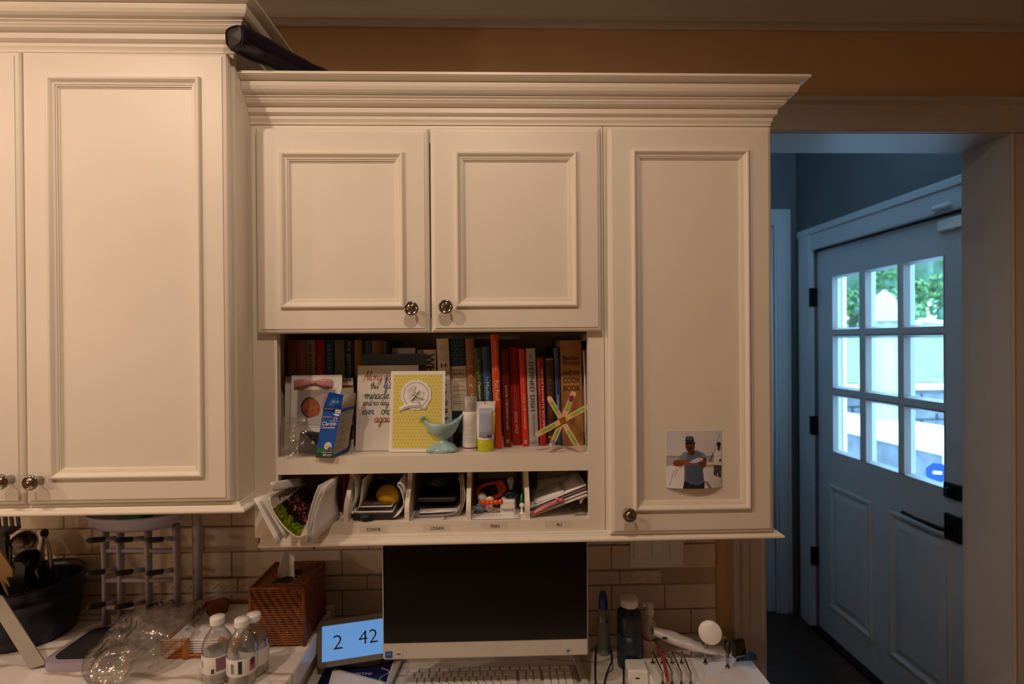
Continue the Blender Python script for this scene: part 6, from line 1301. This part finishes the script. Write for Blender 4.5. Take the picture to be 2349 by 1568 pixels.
for k in range(6): mb.tube([gt.lerp(gl+Vector((.6, 1.5, 0)), k/5), gr.lerp(Vector((gr.x+.6, gy+1.5, gl.z)), k/5)], .012, 4)
part('net', mb, mat('grey_net', (.2, .22, .22), .8), gs)
# white porch post beside the door
solo('porch_post', MB().box(at(1921, 800, y=2.02).x, at(1929, 800, y=2.02).x+.02, 1.99, 2.06, -.12, 2.6, bev=.008), CAPS, 'white porch post just outside the garden door', 'post')
solo('porch_lantern', MB().lathe([(0, 0), (.05, 0), (.05, .02), (.035, .03), (.035, .11), (.05, .12), (0, .16)], 12, Matrix.Translation(Vector((*at(2112, 1070, z=-.12).xy, -.1195)))), CAPS, 'small white lantern on the patio', 'lantern')
# blue security sign
bs_ = at(2150, 1083, y=2.05); ysn = thing('yard_sign', 'blue octagonal yard sign just outside the door', 'sign', (bs_.x, 2.05, -.12)); BLUES = mat('sign_blue', '#0c3fae', .4, var=.03)
part('plate', MB().prism([(.062*math.cos(math.pi/8+k*math.pi/4), .062*math.sin(math.pi/8+k*math.pi/4)) for k in range(8)], 0, .006, basis((bs_.x, 2.05, bs_.z), (.85, -.5, 0), (0, 0, 1))), BLUES, ysn)
part('white_mark', MB().prism(roundrect(.024, .010, .006), .006, .0068, basis((bs_.x, 2.05, bs_.z), (.85, -.5, 0), (0, 0, 1))), CAPS, ysn); part('stake', MB().tube([(bs_.x, 2.06, -.12), (bs_.x, 2.06, bs_.z-.03)], .008, 6), STONE, ysn)
# trees and hedge: each with its own trunk and leafy crown
LEAF = [mat('leaf_bright', (.20, .36, .12), .6, var=.4, vscale=2), mat('leaf_mid', (.12, .24, .09), .6, var=.4, vscale=2), mat('leaf_dark', (.07, .14, .08), .6, var=.4, vscale=2)]; BARK = mat('bark', (.10, .08, .06), .9, var=.2)
def tree(label, x, y, z0, h, R, m, n=2600, lf=.16, name='tree', cat='tree'):
    t = thing(name, label, cat, (x, y, z0), 'trees behind the lawn'); part('trunk', MB().tube([(x, y, z0-.2), (x+.1, y, z0+h*.4), (x, y, z0+h*.75)], [.22, .16, .08], 8), BARK, t)
    rs = np.random.RandomState(int(abs(x*131+y*17)) % 10000); lob = [(rs.uniform(-.6, .6)*R, rs.uniform(-.6, .6)*R, z0+h*rs.uniform(.12, .92), R*rs.uniform(.35, .6)) for _ in range(16)]; mb = MB(); vs = []; fs = []
    for k in range(n):
        lx, ly, lz, lr = lob[k % 16]; d = rs.normal(size=3); d /= np.linalg.norm(d); c = np.array((x+lx, y+ly, lz))+d*lr*rs.uniform(.75, 1.05)
        a = rs.normal(size=3); a /= np.linalg.norm(a); b = np.cross(a, d); b /= max(1e-6, np.linalg.norm(b)); q = len(vs); s = lf*rs.uniform(.6, 1.3)
        vs += [tuple(c-a*s), tuple(c-b*s*.55), tuple(c+a*s), tuple(c+b*s*.55)]; fs.append((q, q+1, q+2, q+3))
    mb.add(vs, fs); o = part('leaves', mb, m, t); o['kind'] = 'stuff'
    part('crown_core', MB().ball((x, y, z0+h*.55), R*.62, R*.62, h*.42, 14, 8), LEAF[2], t)
for k, (px, y, h, R, c, lb_) in enumerate(((1885, 26, 5.6, 1.3, 2, 'dark green tree, furthest left through the panes'), (2035, 26, 5.0, 1.3, 1, 'mid green tree directly behind the umbrella'), (2185, 26, 6.2, 1.3, 0, 'bright leafy tree at the right edge of the panes'), (1955, 30.5, 7.0, 1.5, 0, 'bright leafy tree between umbrella and porch post'), (2105, 30.5, 8.0, 1.5, 0, 'bright yellow green tree behind the goal'), (2255, 30.5, 8, 1.5, 1, 'mid green tree partly hidden by the door'), (1880, 36, 11, 2.0, 2, 'far dark tree behind the porch post'), (2042, 36, 12, 2.0, 2, 'far dark tree rising behind the umbrella'), (2204, 36, 12, 2.0, 2, 'far dark tree rising behind the right panes'))):
    tree(lb_, at(px, 700, y=y).x, y, .78+.055*(y-7.2)-.1, h, R, LEAF[c], 2200, .15)
for k in range(4):
    hp = at(1900+k*92, 745, y=23.5); tree('low clipped bush %s at the end of the lawn' % ('furthest left', 'second from left', 'third from left', 'furthest right')[k], hp.x, 23.5, 1.6, 1.5, .72, LEAF[2 if k % 2 else 1], 700, .10, 'hedge_bush', 'bush')
